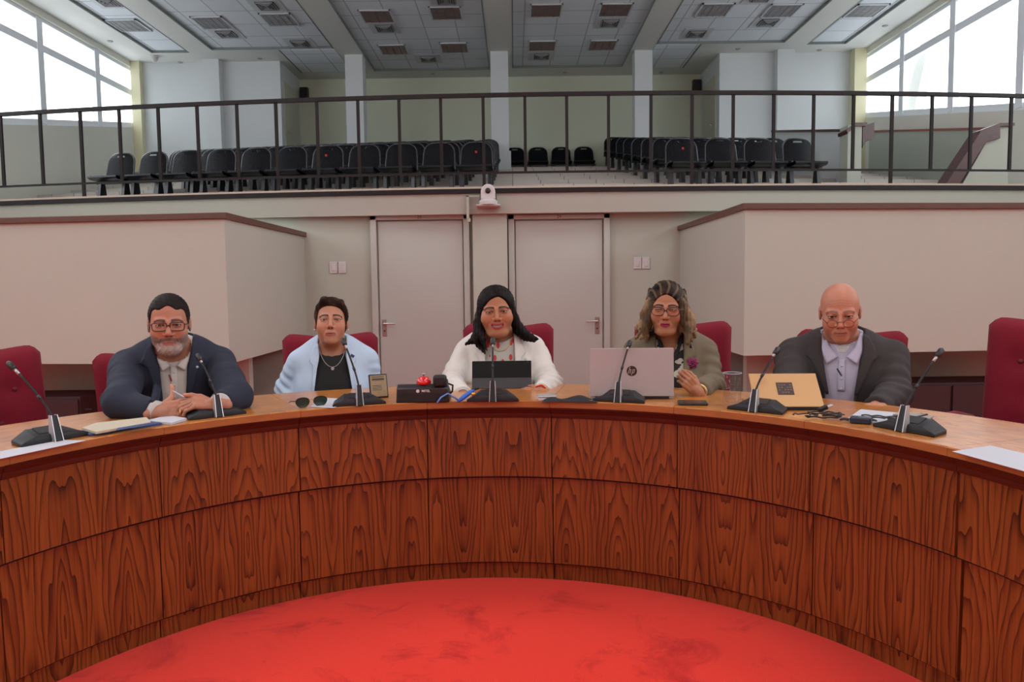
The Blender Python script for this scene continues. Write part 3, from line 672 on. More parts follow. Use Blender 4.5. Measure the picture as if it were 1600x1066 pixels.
# ------------------------------------------------------------------ maroon chairs
def lerp(a, b, t): return a+(b-a)*t
def make_chair():
    r_ = empty('maroon_chair')
    nu, nv = 26, 30; W, zb, zt, T = .245, .43, 1.02, .055
    def topz(u): return zt-.011*math.cos(PI*u)-.035*(max(0, abs(u)-.80)/.20)**2
    but = [(u, v) for v in (.28, .50, .72) for u in ((-.5, .0, .5) if v != .5 else (-.25, .25))]
    front = []; back = []
    for i in range(nu+1):
        u = -1+2*i/nu; cf = []; cb = []
        for j in range(nv+1):
            v = j/nv; ww = W*(1-.05*(1-v)); x = u*ww; z = zb+(topz(u)-zb)*v
            edge = (1-abs(u)**8)**.5*(1-max(0, (v-.5)*2)**10)**.5
            t_ = T*max(edge, 0)
            d = 0
            for bu, bv in but: d += .016*math.exp(-(((u-bu)*ww/.045)**2+((v-bv)*(zt-zb)/.045)**2))
            y = .10*v+.03*(1-u*u)
            cf.append((x, y-t_+d*min(1, t_/T), z)); cb.append((x, y+t_*.6, z))
        front.append(cf); back.append(cb)
    m_ = MB(); m_.grid(front); m_.grid([c for c in back[::-1]])
    m_.build('backrest', M_MAROON, r_, True)
    for bu, bv in but:
        ww = W*(1-.05*(1-bv)); z = zb+(topz(bu)-zb)*bv; y = .10*bv+.03*(1-bu*bu)-T+.013
        MB().sphere((bu*ww, y, z), .010, 6, (1, .6, 1)).build('tuft_button', M_MAROOND, r_, True)
    s = MB(); P = []
    for i in range(13):
        u = -1+2*i/12; w_ = .235; e = (1-abs(u)**6)**.5
        P.append([(u*w_, .02, .40), (u*w_, .02, .40+.075*e), (u*w_, -.2, .41+.08*e), (u*w_, -.42, .40+.07*e), (u*w_, -.46, .40+.03*e), (u*w_, -.44, .38), (u*w_, .02, .38)])
    s.grid(P); s.build('seat', M_MAROON, r_, True)
    for sx in (-1, 1):
        a = MB(); a.tube([(sx*.27, .02, .60), (sx*.275, -.12, .625), (sx*.275, -.30, .625), (sx*.27, -.34, .60)], [.022, .028, .028, .02], 10)
        ar = a.build('armrest', M_MAROON, r_, True)
        MB().tube([(sx*.27, -.10, .61), (sx*.265, -.10, .42), (sx*.20, -.12, .385)], .014, 8).build('arm_support', M_BLACK, ar, True)
    MB().lathe([(.028, .06), (.028, .38)], (0, -.2, 0), 12).build('gas_column', M_BLACK, r_, 'auto')
    for k in range(5):
        a = 2*PI*k/5+.3; ft = MB(); c = (0, -.2)
        ft.tube([(c[0], c[1], .09), (c[0]+.15*math.cos(a), c[1]+.15*math.sin(a), .085), (c[0]+.28*math.cos(a), c[1]+.28*math.sin(a), .06)], [.026, .022, .014], 8)
        f_ = ft.build('base_foot', M_BLACK, r_, True)
        MB().lathe([(.0001, -.012), (.027, -.012), (.027, .012), (.0001, .012)], (c[0]+.28*math.cos(a), c[1]+.28*math.sin(a), .028), 12, 'y').build('castor', M_BLACK, f_, 'auto')
    tag(r_, 'x', 'chair'); return r_
cproto = make_chair(); cused = [False]
def put_chair(px, ytop, Y, rz, lab, W=1.0, z=0):
    o = cproto if not cused[0] else copy_tree(cproto); cused[0] = True
    p = at(px, ytop, Y=Y); s = 1
    o.location = (p[0]-.08*math.sin(-rz), Y-.08*math.cos(rz), p[2]-1.035); o.rotation_euler = (0, 0, rz); o['label'] = lab
    o.scale = (W, 1, 1); return o
CH = [put_chair(517, 519, 4.0, .30, 'maroon chair behind the woman in the pale blue blazer', 1.0),
      put_chair(794, 504, 4.05, .0, 'maroon chair behind the smiling woman in the white blazer', .98),
      put_chair(1066, 500, 3.95, -.25, 'maroon chair behind the woman with the purple flower brooch', 1.0),
      put_chair(1328, 514, 3.62, -.6, 'maroon chair behind the bald man', 1.0),
      put_chair(238, 546, 3.50, .70, 'maroon chair behind the bearded man, its left corner showing', 1.0),
      put_chair(-38, 543, 3.05, .95, 'empty maroon chair cut by the left picture edge', 1.0),
      put_chair(1662, 496, 3.0, -.9, 'empty tufted maroon chair at the right picture edge', 1.1)]
for o in CH: o.location.z = max(o.location.z, 0) if False else o.location.z

# ------------------------------------------------------------------ microphones
def make_mic(px, py, hx, hy, lab, big=1.0, rzoff=0):
    """px,py: foot of the stem on the desk; hx,hy: tip"""
    p = at(px, py, Z=TOPZ); a = math.atan2(p[0]-DX, p[1]-DY); rz = -a
    r_ = empty('desk_microphone', (p[0], p[1], TOPZ), rz+rzoff, lab, 'microphone', 'gooseneck microphones on the desk')
    b_ = MB(); d0, d1 = -.012, .082
    lo = [(-.10, d0+.012, 0), (.10, d0+.012, 0), (.10, d1, 0), (-.10, d1, 0)]
    tp = [(-.045, d0+.0, .020), (.045, d0+.0, .020), (.045, d1-.01, .038), (-.045, d1-.01, .038)]
    V = [(-.102, d0+.010, 0), (.102, d0+.010, 0), (.085, d1, 0), (-.085, d1, 0), (-.102, d0+.010, .010), (.102, d0+.010, .010), (.085, d1, .012), (-.085, d1, .012), (-.060, d0+.016, .024), (.060, d0+.016, .024), (.048, d1-.01, .040), (-.048, d1-.01, .040)]
    b_.add(V, [(0, 3, 2, 1), (0, 1, 5, 4), (1, 2, 6, 5), (2, 3, 7, 6), (3, 0, 4, 7), (4, 5, 9, 8), (5, 6, 10, 9), (6, 7, 11, 10), (7, 4, 8, 11), (8, 9, 10, 11)])
    bo = b_.build('base', M_DARKGREY, r_, 'auto', bevel=.003)
    g = MB(); g.hexa([(-.038, d0+.03, .0265), (.038, d0+.03, .0265), (.032, .064, .0385), (-.032, .064, .0385), (-.038, d0+.03, .029), (.038, d0+.03, .029), (.032, .064, .0415), (-.032, .064, .0415)])
    g.build('speaker_grille', M_BLACK, bo)
    h = MB(); h.hexa([(-.012, d0-.004, .002), (.012, d0-.004, .002), (.012, .014, .002), (-.012, .014, .002), (-.0085, .004, .078), (.0085, .004, .078), (.0085, .016, .078), (-.0085, .016, .078)])
    hd = h.build('stem_holder', M_DARKGREY, r_, 'auto', bevel=.002)
    for s in (-1, 1): 
        t_ = MB(); t_.hexa([(s*.0125-.0012, d0-.006, .002), (s*.0125+.0012, d0-.006, .002), (s*.0125+.0012, .014, .002), (s*.0125-.0012, .014, .002), (s*.009-.0012, .002, .080), (s*.009+.0012, .002, .080), (s*.009+.0012, .016, .080), (s*.009-.0012, .016, .080)])
        t_.build('silver_edge', M_SILVER, hd)
    # gooseneck aims toward the tip pixel, at a depth a little behind the foot
    Yt = p[1]+.10*math.cos(a); T = at(hx, hy, Y=Yt); v = np.array([T[0]-p[0], T[1]-p[1], T[2]-TOPZ]); c, s = math.cos(-(rz+rzoff)), math.sin(-(rz+rzoff))
    tip = np.array([c*v[0]-s*v[1], s*v[0]+c*v[1], v[2]]); st = np.array([0, .010, .07])
    dirv = tip-st; pts = []
    for i in range(15):
        t = i/14; bow = np.array([0, 0, 1.])*math.sin(PI*t)*.035*abs(dirv[0])/.08
        vert = np.array([dirv[0]*(t**1.35), dirv[1]*(t**1.2), dirv[2]*t]); pts.append(st+vert)
    L_ = len(pts); k = 11
    MB().tube(pts[:k+1], .0036, 8).build('gooseneck', M_DARKGREY, r_, True)
    e = pts[-1]; d = (pts[-1]-pts[-3]); d /= np.linalg.norm(d)
    MB().tube([pts[5]-d*.004, pts[5]+d*.010], .0052, 8).build('joint', M_BLACK, r_, True)
    MB().tube([pts[k], pts[k]+(e-pts[k])*.45, e-d*.030], [.0042, .0050, .0056], 10).build('capsule_collar', M_SILVER, r_, True)
    MB().tube([e-d*.032, e-d*.028, e-d*.006, e], [.0075, .0095, .0095, .005], 12).build('mic_head', M_BLACK, r_, True)
make_mic(88, 690, 12, 566, 'gooseneck microphone leaning left at the far left of the desk, before the empty chair')
make_mic(341, 652, 308, 553, 'gooseneck microphone in front of the bearded man')
make_mic(562, 634, 535, 529, 'gooseneck microphone in front of the woman in pale blue')
make_mic(770, 628, 770, 528, 'upright gooseneck microphone in front of the black tablet')
make_mic(966, 629, 985, 532, 'gooseneck microphone in front of the large silver laptop')
make_mic(1178, 644, 1217, 543, 'gooseneck microphone in front of the gold laptop')
make_mic(1410, 675, 1473, 545, 'gooseneck microphone leaning right on the desk before the bald man')

# ------------------------------------------------------------------ things on the desk
def on_desk(px, py, dz=0): p = at(px, py, Z=TOPZ+dz); return p
def face_rz(p): return -math.atan2(p[0]-DX, p[1]-DY)
# flat sheet from its corner pixels on the desk
def sheet(name, pix, m, lab, cat, th=.0012, z=0, group=None, build=True):
    P_ = [at(x, y, Z=TOPZ+z+.0008) for x, y in pix]; c = sum(P_)/len(P_)
    # orient counter-clockwise
    ar = sum(P_[i][0]*P_[(i+1) % len(P_)][1]-P_[(i+1) % len(P_)][0]*P_[i][1] for i in range(len(P_)))
    if ar < 0: P_ = P_[::-1]
    mb = MB().prism([(q[0]-c[0], q[1]-c[1], 0) for q in P_], (0, 0, th))
    o = mb.build(name, m, None, loc=(c[0], c[1], TOPZ+z+.0008)); 
    if lab: tag(o, lab, cat, group)
    return o
sheet('paper_sheet', [(-30, 724), (134, 689), (92, 688), (-30, 712)], M_PAPER, 'white paper strip along the desk edge under the far left microphone', 'paper')
sheet('paper_sheet', [(1488, 706), (1548, 697), (1680, 728), (1640, 748)], M_PAPER, 'white paper on the desk edge at the right picture border', 'paper')
sheet('blue_book', [(126, 676), (140, 682), (253, 664), (235, 657)], M_BLUE, 'thin dark blue book under the cream notebook', 'book', .006)
nb = sheet('notebook', [(128, 672), (150, 678.5), (236, 663), (229, 655), (150, 664)], M_CREAMP, 'open cream-paged notebook lying left of the bearded man\'s hands', 'notebook', .007, .0075)
sheet('blue_leaflet', [(182, 673), (184, 669.5), (243, 660), (252, 662)], M_BLUE, 'dark blue printed leaflet lying on the cream notebook', 'leaflet', .0015, .016)
sheet('writing_pad', [(228, 661), (268, 664.5), (292, 657), (262, 652)], M_PAPER, 'white writing pad under the bearded man\'s hands', 'pad', .008)
sheet('paper_sheet', [(484, 636), (520, 638), (560, 625), (510, 622)], M_PAPER, 'white sheet of paper in front of the woman in pale blue', 'paper')
sheet('paper_sheet', [(1320, 657), (1406, 664), (1440, 649), (1345, 640)], M_PAPER, 'white sheet of paper before the bald man', 'paper')
sheet('black_notebook', [(1386, 655), (1412, 662), (1457, 656), (1440, 650)], M_BLACK, 'thin black notebook lying behind the right leaning microphone', 'notebook', .010, .002)
sheet('grey_folder', [(1395, 649), (1452, 656), (1459, 652), (1418, 645)], mat('taupe_card', (.30, .26, .22), .6), 'taupe folder on the white paper by the right microphone', 'folder', .004, .014)
# stylus
a = on_desk(1412, 657, .02); b_ = on_desk(1448, 648, .02)
tag(MB().tube([(0, 0, 0), tuple(b_-a)], .004, 8).build('black_pen', M_BLACK, None, True, loc=a), 'black pen lying on the taupe folder', 'pen')

# sunglasses
p = on_desk(487, 636); sg = empty('sunglasses', p, face_rz(p)+.1, 'dark green sunglasses lying before the woman in pale blue', 'sunglasses')
for s in (-1, 1):
    ring = [(s*.034+.026*math.cos(t), 0, .021+.019*math.sin(t)+.002*math.cos(2*t)) for t in np.linspace(0, 2*PI, 25)]
    MB().tube(ring,   .0015, 6).build('rim', M_RAIL, sg, True)
    MB().prism(ring[:-1], (0, .0015, 0)).build('dark_lens', M_SUNLENS, sg)
    MB().tube([(s*.060, 0, .026), (s*.058, .07, .018), (s*.05, .12, .006)], .0016, 6).build('temple', M_RAIL, sg, True)
MB().tube([(-.010, 0, .026), (0, -.001, .030), (.010, 0, .026)], .0018, 6).build('bridge', M_GOLD, sg, True)
# smartphone standing
p = on_desk(586, 628); ph = empty('smartphone', (p[0], p[1]+.10, TOPZ), face_rz(p)+.12, 'smartphone in dark case leaning upright right of the pale blue blazer', 'phone')
R_ = (math.radians(-14), 0, 0); tl = empty('stand_tilt')
def tilted(mb, name, m, par, rot=R_, **k): o = mb.build(name, m, par, rot=rot, **k); return o
bpy.data.objects.remove(tl)
tilted(MB().box(-.038, -.004, 0, .038, .005, .098), 'case', M_BLACK, ph, bevel=.004)
tilted(MB().box(-.033, -.0052, .006, .033, -.004, .092), 'screen', mat('tan_screen', (.30, .20, .10), .4, noise=.15, nscale=60), ph)
sc_ = MB()
for z_, h_ in ((.072, .008), (.084, .003), (.05, .002), (.044, .002), (.038, .002), (.032, .002)): sc_.box(-.026, -.0058, z_, .024 if z_ > .06 else .012, -.0052, z_+h_)
tilted(sc_, 'screen_text', mat('screen_dark_text', (.05, .03, .02), .5), ph)
tilted(MB().box(-.030, .004, 0, .030, .05, .002), 'stand', M_BLACK, ph, rot=(math.radians(20), 0, 0))
# desk telephone
p0 = on_desk(619, 630); p1 = on_desk(702, 629); pc = (p0+p1)/2; wv = float(np.linalg.norm(p1-p0))
tp_ = empty('desk_telephone', (pc[0], pc[1], TOPZ), 0.03, 'black desk telephone seen from behind with white logo', 'telephone')
w2 = wv/2
b_ = MB(); b_.add([(-w2, 0, 0), (w2, 0, 0), (w2, .17, 0), (-w2, .17, 0), (-w2+.003, .002, .055), (w2-.003, .002, .055), (w2-.004, .018, .072), (-w2+.004, .018, .072), (w2-.004, .17, .03), (-w2+.004, .17, .03)],
    [(0, 3, 2, 1), (0, 1, 5, 4), (4, 5, 6, 7), (7, 6, 8, 9), (1, 2, 8, 6, 5), (3, 0, 4, 7, 9), (2, 3, 9, 8)])
body_ = b_.build('housing', M_BLACK, tp_, 'auto', bevel=.004)
MB().box(-w2+.012, -.0015, .006, w2-.012, .001, .034).build('rear_panel', mat('matt_black', (.006, .006, .006), .7), body_)
text_part('MITEL', .0125, mat('logo_grey', (.62, .60, .58), .5), body_, (.013, -.0006, .0455), (PI/2, 0, 0), 'logo_lettering', bold=True)
MB().lathe([(.0035, -.0008), (.0065, -.0008), (.0065, .0006), (.0035, .0006)], (-.018, 0, .0455), 16, 'y').build('logo_ring', MATS['logo_grey'], body_)
hs = MB(); hs.tube([(w2-.045, .01, .088), (w2-.03, .08, .082), (w2-.028, .17, .060)], [.016, .013, .016], 12)
hs.build('handset', M_DARKGREY, tp_, True)
MB().box(w2-.062, -.006, .060, w2-.010, .035, .106).build('earpiece', M_DARKGREY, tp_, 'auto', bevel=.010)
MB().tube([(w2-.006, .03, .07), (w2+.012, .05, .06), (w2+.008, .09, .03), (w2+.0, .12, .02)], .0035, 8).build('handset_cord', M_BLACK, tp_, True)
# red call bell on the telephone's far side
pb = at(662, 600, Y=float(pc[1]+.03)); 
bl = empty('call_bell', (pb[0], pc[1]+.035, TOPZ+.068), 0, 'shiny red call bell standing on top of the desk telephone', 'bell')
M_REDG = mat('red_enamel', (.62, .006, .010), .15, coat=.8)
MB().lathe([(.0001, 0), (.027, 0), (.029, .004), (.029, .010), (.026, .020), (.018, .028), (.008, .031), (.0001, .031)], n=28).build('dome', M_REDG, bl, True)
MB().lathe([(.0001, .031), (.003, .031), (.003, .038), (.006, .039), (.006, .042), (.0001, .043)], n=12).build('plunger', M_CHROME, bl, True)
# blue lanyard / cable loop
p = on_desk(683, 631); q = on_desk(712, 629)
v = q-p; cab = MB(); cab.tube([(0, 0, .003), tuple(v*.2+np.array([0, .01, .022])), tuple(v*.55+np.array([0, .02, .034])), tuple(v*.9+np.array([0, .02, .018])), tuple(v*1.15+np.array([0, .02, .003]))], .0035, 8)
tag(cab.build('blue_cable', mat('blue_cable', (.10, .22, .55), .4), None, True, loc=p), 'thin blue cable looping up beside the desk telephone', 'cable')
p = on_desk(716, 629); ld = empty('lanyard_clip', p, 0, 'bright blue badge clip with gold fitting left of the black tablet', 'clip')
M_BRB = mat('bright_blue_strap', (.02, .13, .55), .5)
MB().tube([(0, 0, .004), (.02, .012, .018), (.043, .02, .034), (.062, .03, .046)], [.006, .010, .009, .006], 8).build('strap', M_BRB, ld, True)
MB().sphere((.058, .012, .030), .009, 8, (1, .7, .8)).build('gold_fitting', M_GOLD, ld, True)
MB().tube([(.052, .028, .046), (.078, .03, .052)], .006, 8).build('dark_end', M_BLACK, ld, True)
# tablet in keyboard case
p = on_desk(782, 626); tb = empty('tablet', (p[0], 3.33, TOPZ), 0.0, 'black tablet standing in dark grey folding case before the smiling woman', 'tablet')
rt_ = (math.radians(-17), 0, 0)
wq = 93/1200*3.36/2
MB().box(-wq, -.004, .0, wq, .004, .123).build('tablet_body', mat('slate_black', (.006, .006, .006), .6, spec=.2), tb, bevel=.003, rot=rt_)
MB().box(-wq, -.007, .0, wq, -.0045, .046).build('case_flap', mat('dark_grey_cover', (.045, .045, .05), .7), tb, rot=rt_)
MB().lathe([(.0001, -.0055), (.004, -.0055), (.004, -.004), (.0001, -.004)], (wq-.016, 0, .115), 12, 'y').build('camera_lens', M_DARKGREY, tb, rot=rt_)
MB().box(-wq, -.006, 0, wq, .18, .005).build('keyboard_cover', MATS['dark_grey_cover'], tb, bevel=.002, loc=(0, .02, .0005))
# white box and gadgets right of tablet
p = on_desk(855, 626.5); wb = empty('white_case', p, .05, 'small white case lying right of the black tablet', 'case')
MB().box(-.036, 0, 0, .036, .06, .012).build('case_body', M_WHITE, wb, bevel=.003); MB().box(-.037, -.001, .012, .037, .061, .019).build('case_lid', M_SILVER, wb, bevel=.003)
# black cloth pouch
pc_ = MB(); p = on_desk(890, 629); P = []
for i in range(25):
    u = i/24; row = []
    for j in range(9):
        v_ = j/8; h_ = .022*math.sin(PI*u)**.7*math.sin(PI*v_)**.6*(.7+.5*math.sin(9*u+2*v_))+.001
        row.append(((u-.5)*.21, v_*.07+.01*math.sin(5*u), max(.001, h_)))
    P.append(row)
pc_.grid(P); tag(pc_.build('black_pouch', mat('black_cloth', (.012, .012, .014), .8), None, True, loc=p, rot=(0, 0, -.05)), 'crumpled black cloth pouch lying left of the large silver laptop', 'pouch')
p = on_desk(922, 629.5)
tag(MB().lathe([(.0001, 0), (.012, 0), (.013, .004), (.012, .008), (.0001, .009)], n=18).build('brass_lid', M_GOLD, None, True, loc=p+np.array([0, .02, 0])), 'small round brass lid at the left foot of the large silver laptop', 'lid')

# large silver laptop
def laptop(p, rz, W_, H_, tilt, mlid, lab, keyb=.2, roll=0):
    r_ = empty('laptop', p, rz, lab, 'laptop')
    MB().box(-W_/2, .0, 0, W_/2, keyb, .014).build('keyboard_base', mlid, r_, bevel=.003)
    l = MB().box(-W_/2, -.0035, 0, W_/2, .0035, H_).build('lid', mlid, r_, bevel=.0025, loc=(0, 0, .010), rot=(-tilt, 0, 0))
    s = MB().box(-W_/2+.006, .0035, .006, W_/2-.006, .0045, H_-.006).build('screen', mat('dark_screen', (.02, .02, .022), .2), l)
    MB().box(-W_/2+.02, -.006, .002, W_/2-.02, .006, .012).build('hinge', M_DARKGREY, r_)
    k = MB()
    for i in range(12):
        for j in range(4): k.box(-W_/2+.03+i*(W_-.06)/12, .05+j*.022, .014, -W_/2+.03+(i+.85)*(W_-.06)/12, .068+j*.022, .0155)
    k.build('keys', M_DARKGREY, r_); return r_, l
pl = on_desk(940, 630.5); pr = on_desk(1052, 635)
M_LAP1 = mat('silver_pink_aluminium', (.40, .35, .34), .42, .35, noise=.02)
pm = (pl+pr)/2; ang = math.atan2(pr[1]-pl[1], pr[0]-pl[0])
pl2 = at(928, 632, Z=TOPZ+.01); W1 = 126/1200*3.1
lp, lid = laptop((at(989.5, 632, Z=TOPZ)[0]+.015, at(989.5, 632, Z=TOPZ)[1]+.13, TOPZ), -.07, W1, .190, math.radians(7), M_LAP1, 'large silver laptop with round dark logo in front of the woman with brooch')
lg = MB().lathe([(.0001, -.0048), (.020, -.0048), (.020, -.0034), (.0001, -.0034)], (.0, 0, .100), 32, 'y').build('logo_disc', mat('dark_bronze', (.045, .025, .012), .3, .6), lid)
ls = MB()
def lstroke(x0, x1, z0, z1):
    k = .30; ls.prism([(x0+(z0-.1)*k, -.0052, z0), (x1+(z0-.1)*k, -.0052, z0), (x1+(z1-.1)*k, -.0052, z1), (x0+(z1-.1)*k, -.0052, z1)], (0, .0006, 0))
for q in ((-.0125, -.0100, .090, .1165), (-.0060, -.0035, .090, .1065), (-.0125, -.0035, .1045, .1068), (.0020, .0045, .0835, .1068), (.0085, .0110, .0925, .1068), (.0020, .0110, .1045, .1068), (.0020, .0110, .0915, .0938)): lstroke(*q)
ls.build('logo_letters', M_LAP1, lid)
# gold laptop
M_LAP2 = mat('gold_aluminium', (.45, .25, .10), .4, .35, noise=.02)
c1 = at(1186, 640, Z=TOPZ+.002); c2 = at(1300, 648, Z=TOPZ+.002); pm = (c1+c2)/2; W2 = 104/1200*3.0; W2 = float(np.linalg.norm(c2-c1))
ang = math.atan2(c2[1]-c1[1], c2[0]-c1[0])
lp2, lid2 = laptop((pm[0], pm[1]+.05, TOPZ), -.06, W2, .148, math.radians(44), M_LAP2, 'gold laptop with dark square sticker in front of the bald man')
st_ = MB().box(-.030, -.0045, .052, .027, -.0035, .106).build('square_sticker', mat('dark_red_sticker', (.035, .012, .010), .5, noise=.6, nscale=120), lid2)
q = MB()
for i in range(5):
    for j in range(4):
        if (i*3+j*5) % 4: q.box(-.025+i*.010, -.0052, .058+j*.011, -.018+i*.010, -.0045, .065+j*.011)
q.build('sticker_pattern', mat('sticker_bronze', (.12, .06, .035), .5), st_)
# phone under bracelets
p = on_desk(1083, 633.5); f = empty('smartphone', p, -.16, 'black smartphone lying flat beside the large silver laptop', 'phone')
MB().box(-.054, -.01, 0, .054, .07, .009).build('case', M_BLACK, f, bevel=.004); MB().box(-.050, -.006, .009, .050, .066, .0098).build('screen', MATS['dark_screen'], f)
# drinking glass
p = on_desk(1149, 637); gl = empty('water_glass', (p[0]+.005, p[1]+.06, TOPZ), 0, 'clear drinking glass half full of water left of the gold laptop', 'glass')
MB().lathe([(.0001, 0), (.026, 0), (.033, .006), (.0345, .118), (.0325, .118), (.031, .012), (.0001, .010)], n=36).build('tumbler', M_GLASS, gl, True)
MB().lathe([(.0001, .0115), (.0305, .0125), (.0316, .068), (.0001, .068)], n=36).build('water', pane_mat('water', (.95, .95, .96), .03), gl, True)
MB().lathe([(.0335, .1175), (.0352, .1185), (.0335, .1195), (.0320, .1185), (.0335, .1175)], n=36).build('rim', mat('glass_rim', (.7, .7, .72), .1, noise=0), gl, True)
# cable nest, plug and charger
rc = np.random.default_rng(3)
p = on_desk(1300, 657); cn = empty('charger_cable', p, 0, 'tangle of black charging cables with plug before the gold laptop', 'cable')
for k in range(6):
    c = rc.normal(0, 1, 2)*np.array([.035, .010]); ph_ = rc.uniform(0, 6.28); pts = []
    for t in np.linspace(0, 5.0, 22): pts.append((c[0]+(.045+.01*math.sin(t*2+k))*math.cos(t+ph_), c[1]+.022*math.sin(t+ph_)+.02-.35*c[0]-.18*.045*math.cos(t+ph_), .004+.003*k*.9+.004*abs(math.sin(t*3+k))))
    MB().tube(pts, .0026, 6).build('cable_loop', M_BLACK, cn, True)
MB().box(-.012, -.009, 0, .02, .009, .014).build('plug', M_BLACK, cn, bevel=.003, loc=(-.01, .055, .022), rot=(0, -.35, .1))
for s in (-.005, .005): MB().tube([(.02, s, .007), (.038, s, .007)], .0018, 6).build('plug_pin', M_SILVER, cn, loc=(-.01, .055, .022), rot=(0, -.35, .1))
p = on_desk(1342, 663); ad = empty('power_adapter', p, -.55, 'small dark blue power adapter block at the end of the cables', 'adapter')
MB().box(-.028, 0, 0, .035, .035, .022).build('block', mat('navy_plastic', (.012, .022, .045), .35), ad, bevel=.005)
MB().box(-.002, .002, .022, .030, .008, .0226).build('pale_stripe', M_SILVER, ad)

# ------------------------------------------------------------------ people : implicit surfaces meshed with surface nets
def smin(a, b, k):
    h = np.clip(.5+.5*(b-a)/k, 0, 1); return b*(1-h)+a*h-k*h*(1-h)
def smax(a, b, k): return -smin(-a, -b, k)
def f_ell(P, c, r, R=None):
    q = [P[i]-c[i] for i in range(3)]
    if R is not None: q = [R[0][i]*q[0]+R[1][i]*q[1]+R[2][i]*q[2] for i in range(3)]
    k0 = np.sqrt((q[0]/r[0])**2+(q[1]/r[1])**2+(q[2]/r[2])**2); k1 = np.sqrt((q[0]/r[0]**2)**2+(q[1]/r[1]**2)**2+(q[2]/r[2]**2)**2)+1e-9
    return k0*(k0-1)/k1
def f_cap(P, a, b, ra, rb=None):
    rb = ra if rb is None else rb
    a = np.array(a, float); b = np.array(b, float); ba = b-a
    t = np.clip(((P[0]-a[0])*ba[0]+(P[1]-a[1])*ba[1]+(P[2]-a[2])*ba[2])/(ba@ba+1e-12), 0, 1)
    return np.sqrt((P[0]-a[0]-t*ba[0])**2+(P[1]-a[1]-t*ba[1])**2+(P[2]-a[2]-t*ba[2])**2)-(ra+(rb-ra)*t)
def nets(fn, lo, hi, h):
    lo = np.array(lo, float); hi = np.array(hi, float); n = np.ceil((hi-lo)/h).astype(int)+1
    ax = [(lo[i]+h*np.arange(n[i])).astype(np.float32) for i in range(3)]
    G = np.meshgrid(*ax, indexing='ij'); D = fn(G).astype(np.float32)
    neg = D < 0; nx, ny, nz = D.shape
    acc = np.zeros((nx-1, ny-1, nz-1, 3), np.float32); cnt = np.zeros((nx-1, ny-1, nz-1), np.float32)
    import itertools
    corners = list(itertools.product((0, 1), repeat=3))
    sl = lambda c: tuple(slice(c[i], c[i]+D.shape[i]-1) for i in range(3))
    for a in corners:
        for ax_ in range(3):
            if a[ax_] == 1: continue
            b = list(a); b[ax_] = 1; da = D[sl(a)]; db = D[sl(b)]; m = (da < 0) != (db < 0)
            t = np.where(m, da/np.where(m, da-db, 1), 0)
            for k in range(3): acc[..., k] += np.where(m, a[k]+(t if k == ax_ else 0), 0)
            cnt += m
    act = cnt > 0; idx = -np.ones(act.shape, int); idx[act] = np.arange(act.sum())
    ijk = np.argwhere(act); V = lo+h*(ijk+acc[act]/cnt[act][:, None])
    Q = []
    for ax_ in range(3):
        u, v = [(1, 2), (2, 0), (0, 1)][ax_]
        s0 = [slice(None)]*3; s1 = [slice(None)]*3; s0[ax_] = slice(0, -1); s1[ax_] = slice(1, None)
        a = neg[tuple(s0)]; b = neg[tuple(s1)]; ch = a != b
        e = np.argwhere(ch); e = e[(e[:, u] > 0) & (e[:, v] > 0) & (e[:, u] < D.shape[u]-1) & (e[:, v] < D.shape[v]-1)]
        if not len(e): continue
        def g(du, dv):
            q = e.copy(); q[:, u] -= du; q[:, v] -= dv; return idx[q[:, 0], q[:, 1], q[:, 2]]
        q = np.stack([g(1, 1), g(0, 1), g(0, 0), g(1, 0)], 1); inn = a[tuple(e.T)]
        q[~inn] = q[~inn][:, ::-1]; Q.append(q)
    return V, np.concatenate(Q)
def rawmesh(name, parts, m, parent, colfn=None, smooth=True):
    """parts: list of (V,Q[,colors])"""
    off = 0; Vs = []; Qs = []; Cs = []
    for p in parts:
        Vs.append(p[0]); Qs.append(p[1]+off); off += len(p[0]); Cs.append(p[2] if len(p) > 2 else None)
    V = np.concatenate(Vs); Q = np.concatenate(Qs)
    me = bpy.data.meshes.new(name); me.vertices.add(len(V)); me.vertices.foreach_set('co', V.astype(np.float32).ravel())
    me.loops.add(len(Q)*4); me.loops.foreach_set('vertex_index', Q.astype(np.int32).ravel())
    me.polygons.add(len(Q)); me.polygons.foreach_set('loop_start', np.arange(0, len(Q)*4, 4, dtype=np.int32))
    me.update(calc_edges=True); me.validate()
    if any(c is not None for c in Cs):
        C = np.concatenate([c if c is not None else np.ones((len(v), 3))*.5 for c, v in zip(Cs, Vs)])
        at_ = me.color_attributes.new('Col', 'FLOAT_COLOR', 'POINT'); at_.data.foreach_set('color', np.concatenate([C, np.ones((len(C), 1))], 1).astype(np.float32).ravel())
    me.materials.append(m)
    if smooth: me.shade_smooth()
    o = bpy.data.objects.new(name, me); COL.objects.link(o); o.parent = parent; return o
def fbm(P, s, seed=0, o=3):
    """cheap value noise made of rotated sines"""
    r = np.random.default_rng(seed); out = 0; amp = 1; tot = 0
    for k in range(o):
        for _ in range(4):
            d = r.normal(size=3); d /= np.linalg.norm(d); out = out+amp*np.sin((P[0]*d[0]+P[1]*d[1]+P[2]*d[2])*s+r.uniform(0, 6.28)); tot += amp
        s *= 2.1; amp *= .55
    return out/tot*2
def rotm(pitch, yaw, roll):
    """head rotation: pitch>0 nods down, yaw>0 turns to the viewer's left... (x,y,z axes)"""
    return np.array(Matrix.Rotation(yaw, 3, 'Z') @ Matrix.Rotation(pitch, 3, 'X') @ Matrix.Rotation(roll, 3, 'Y'))

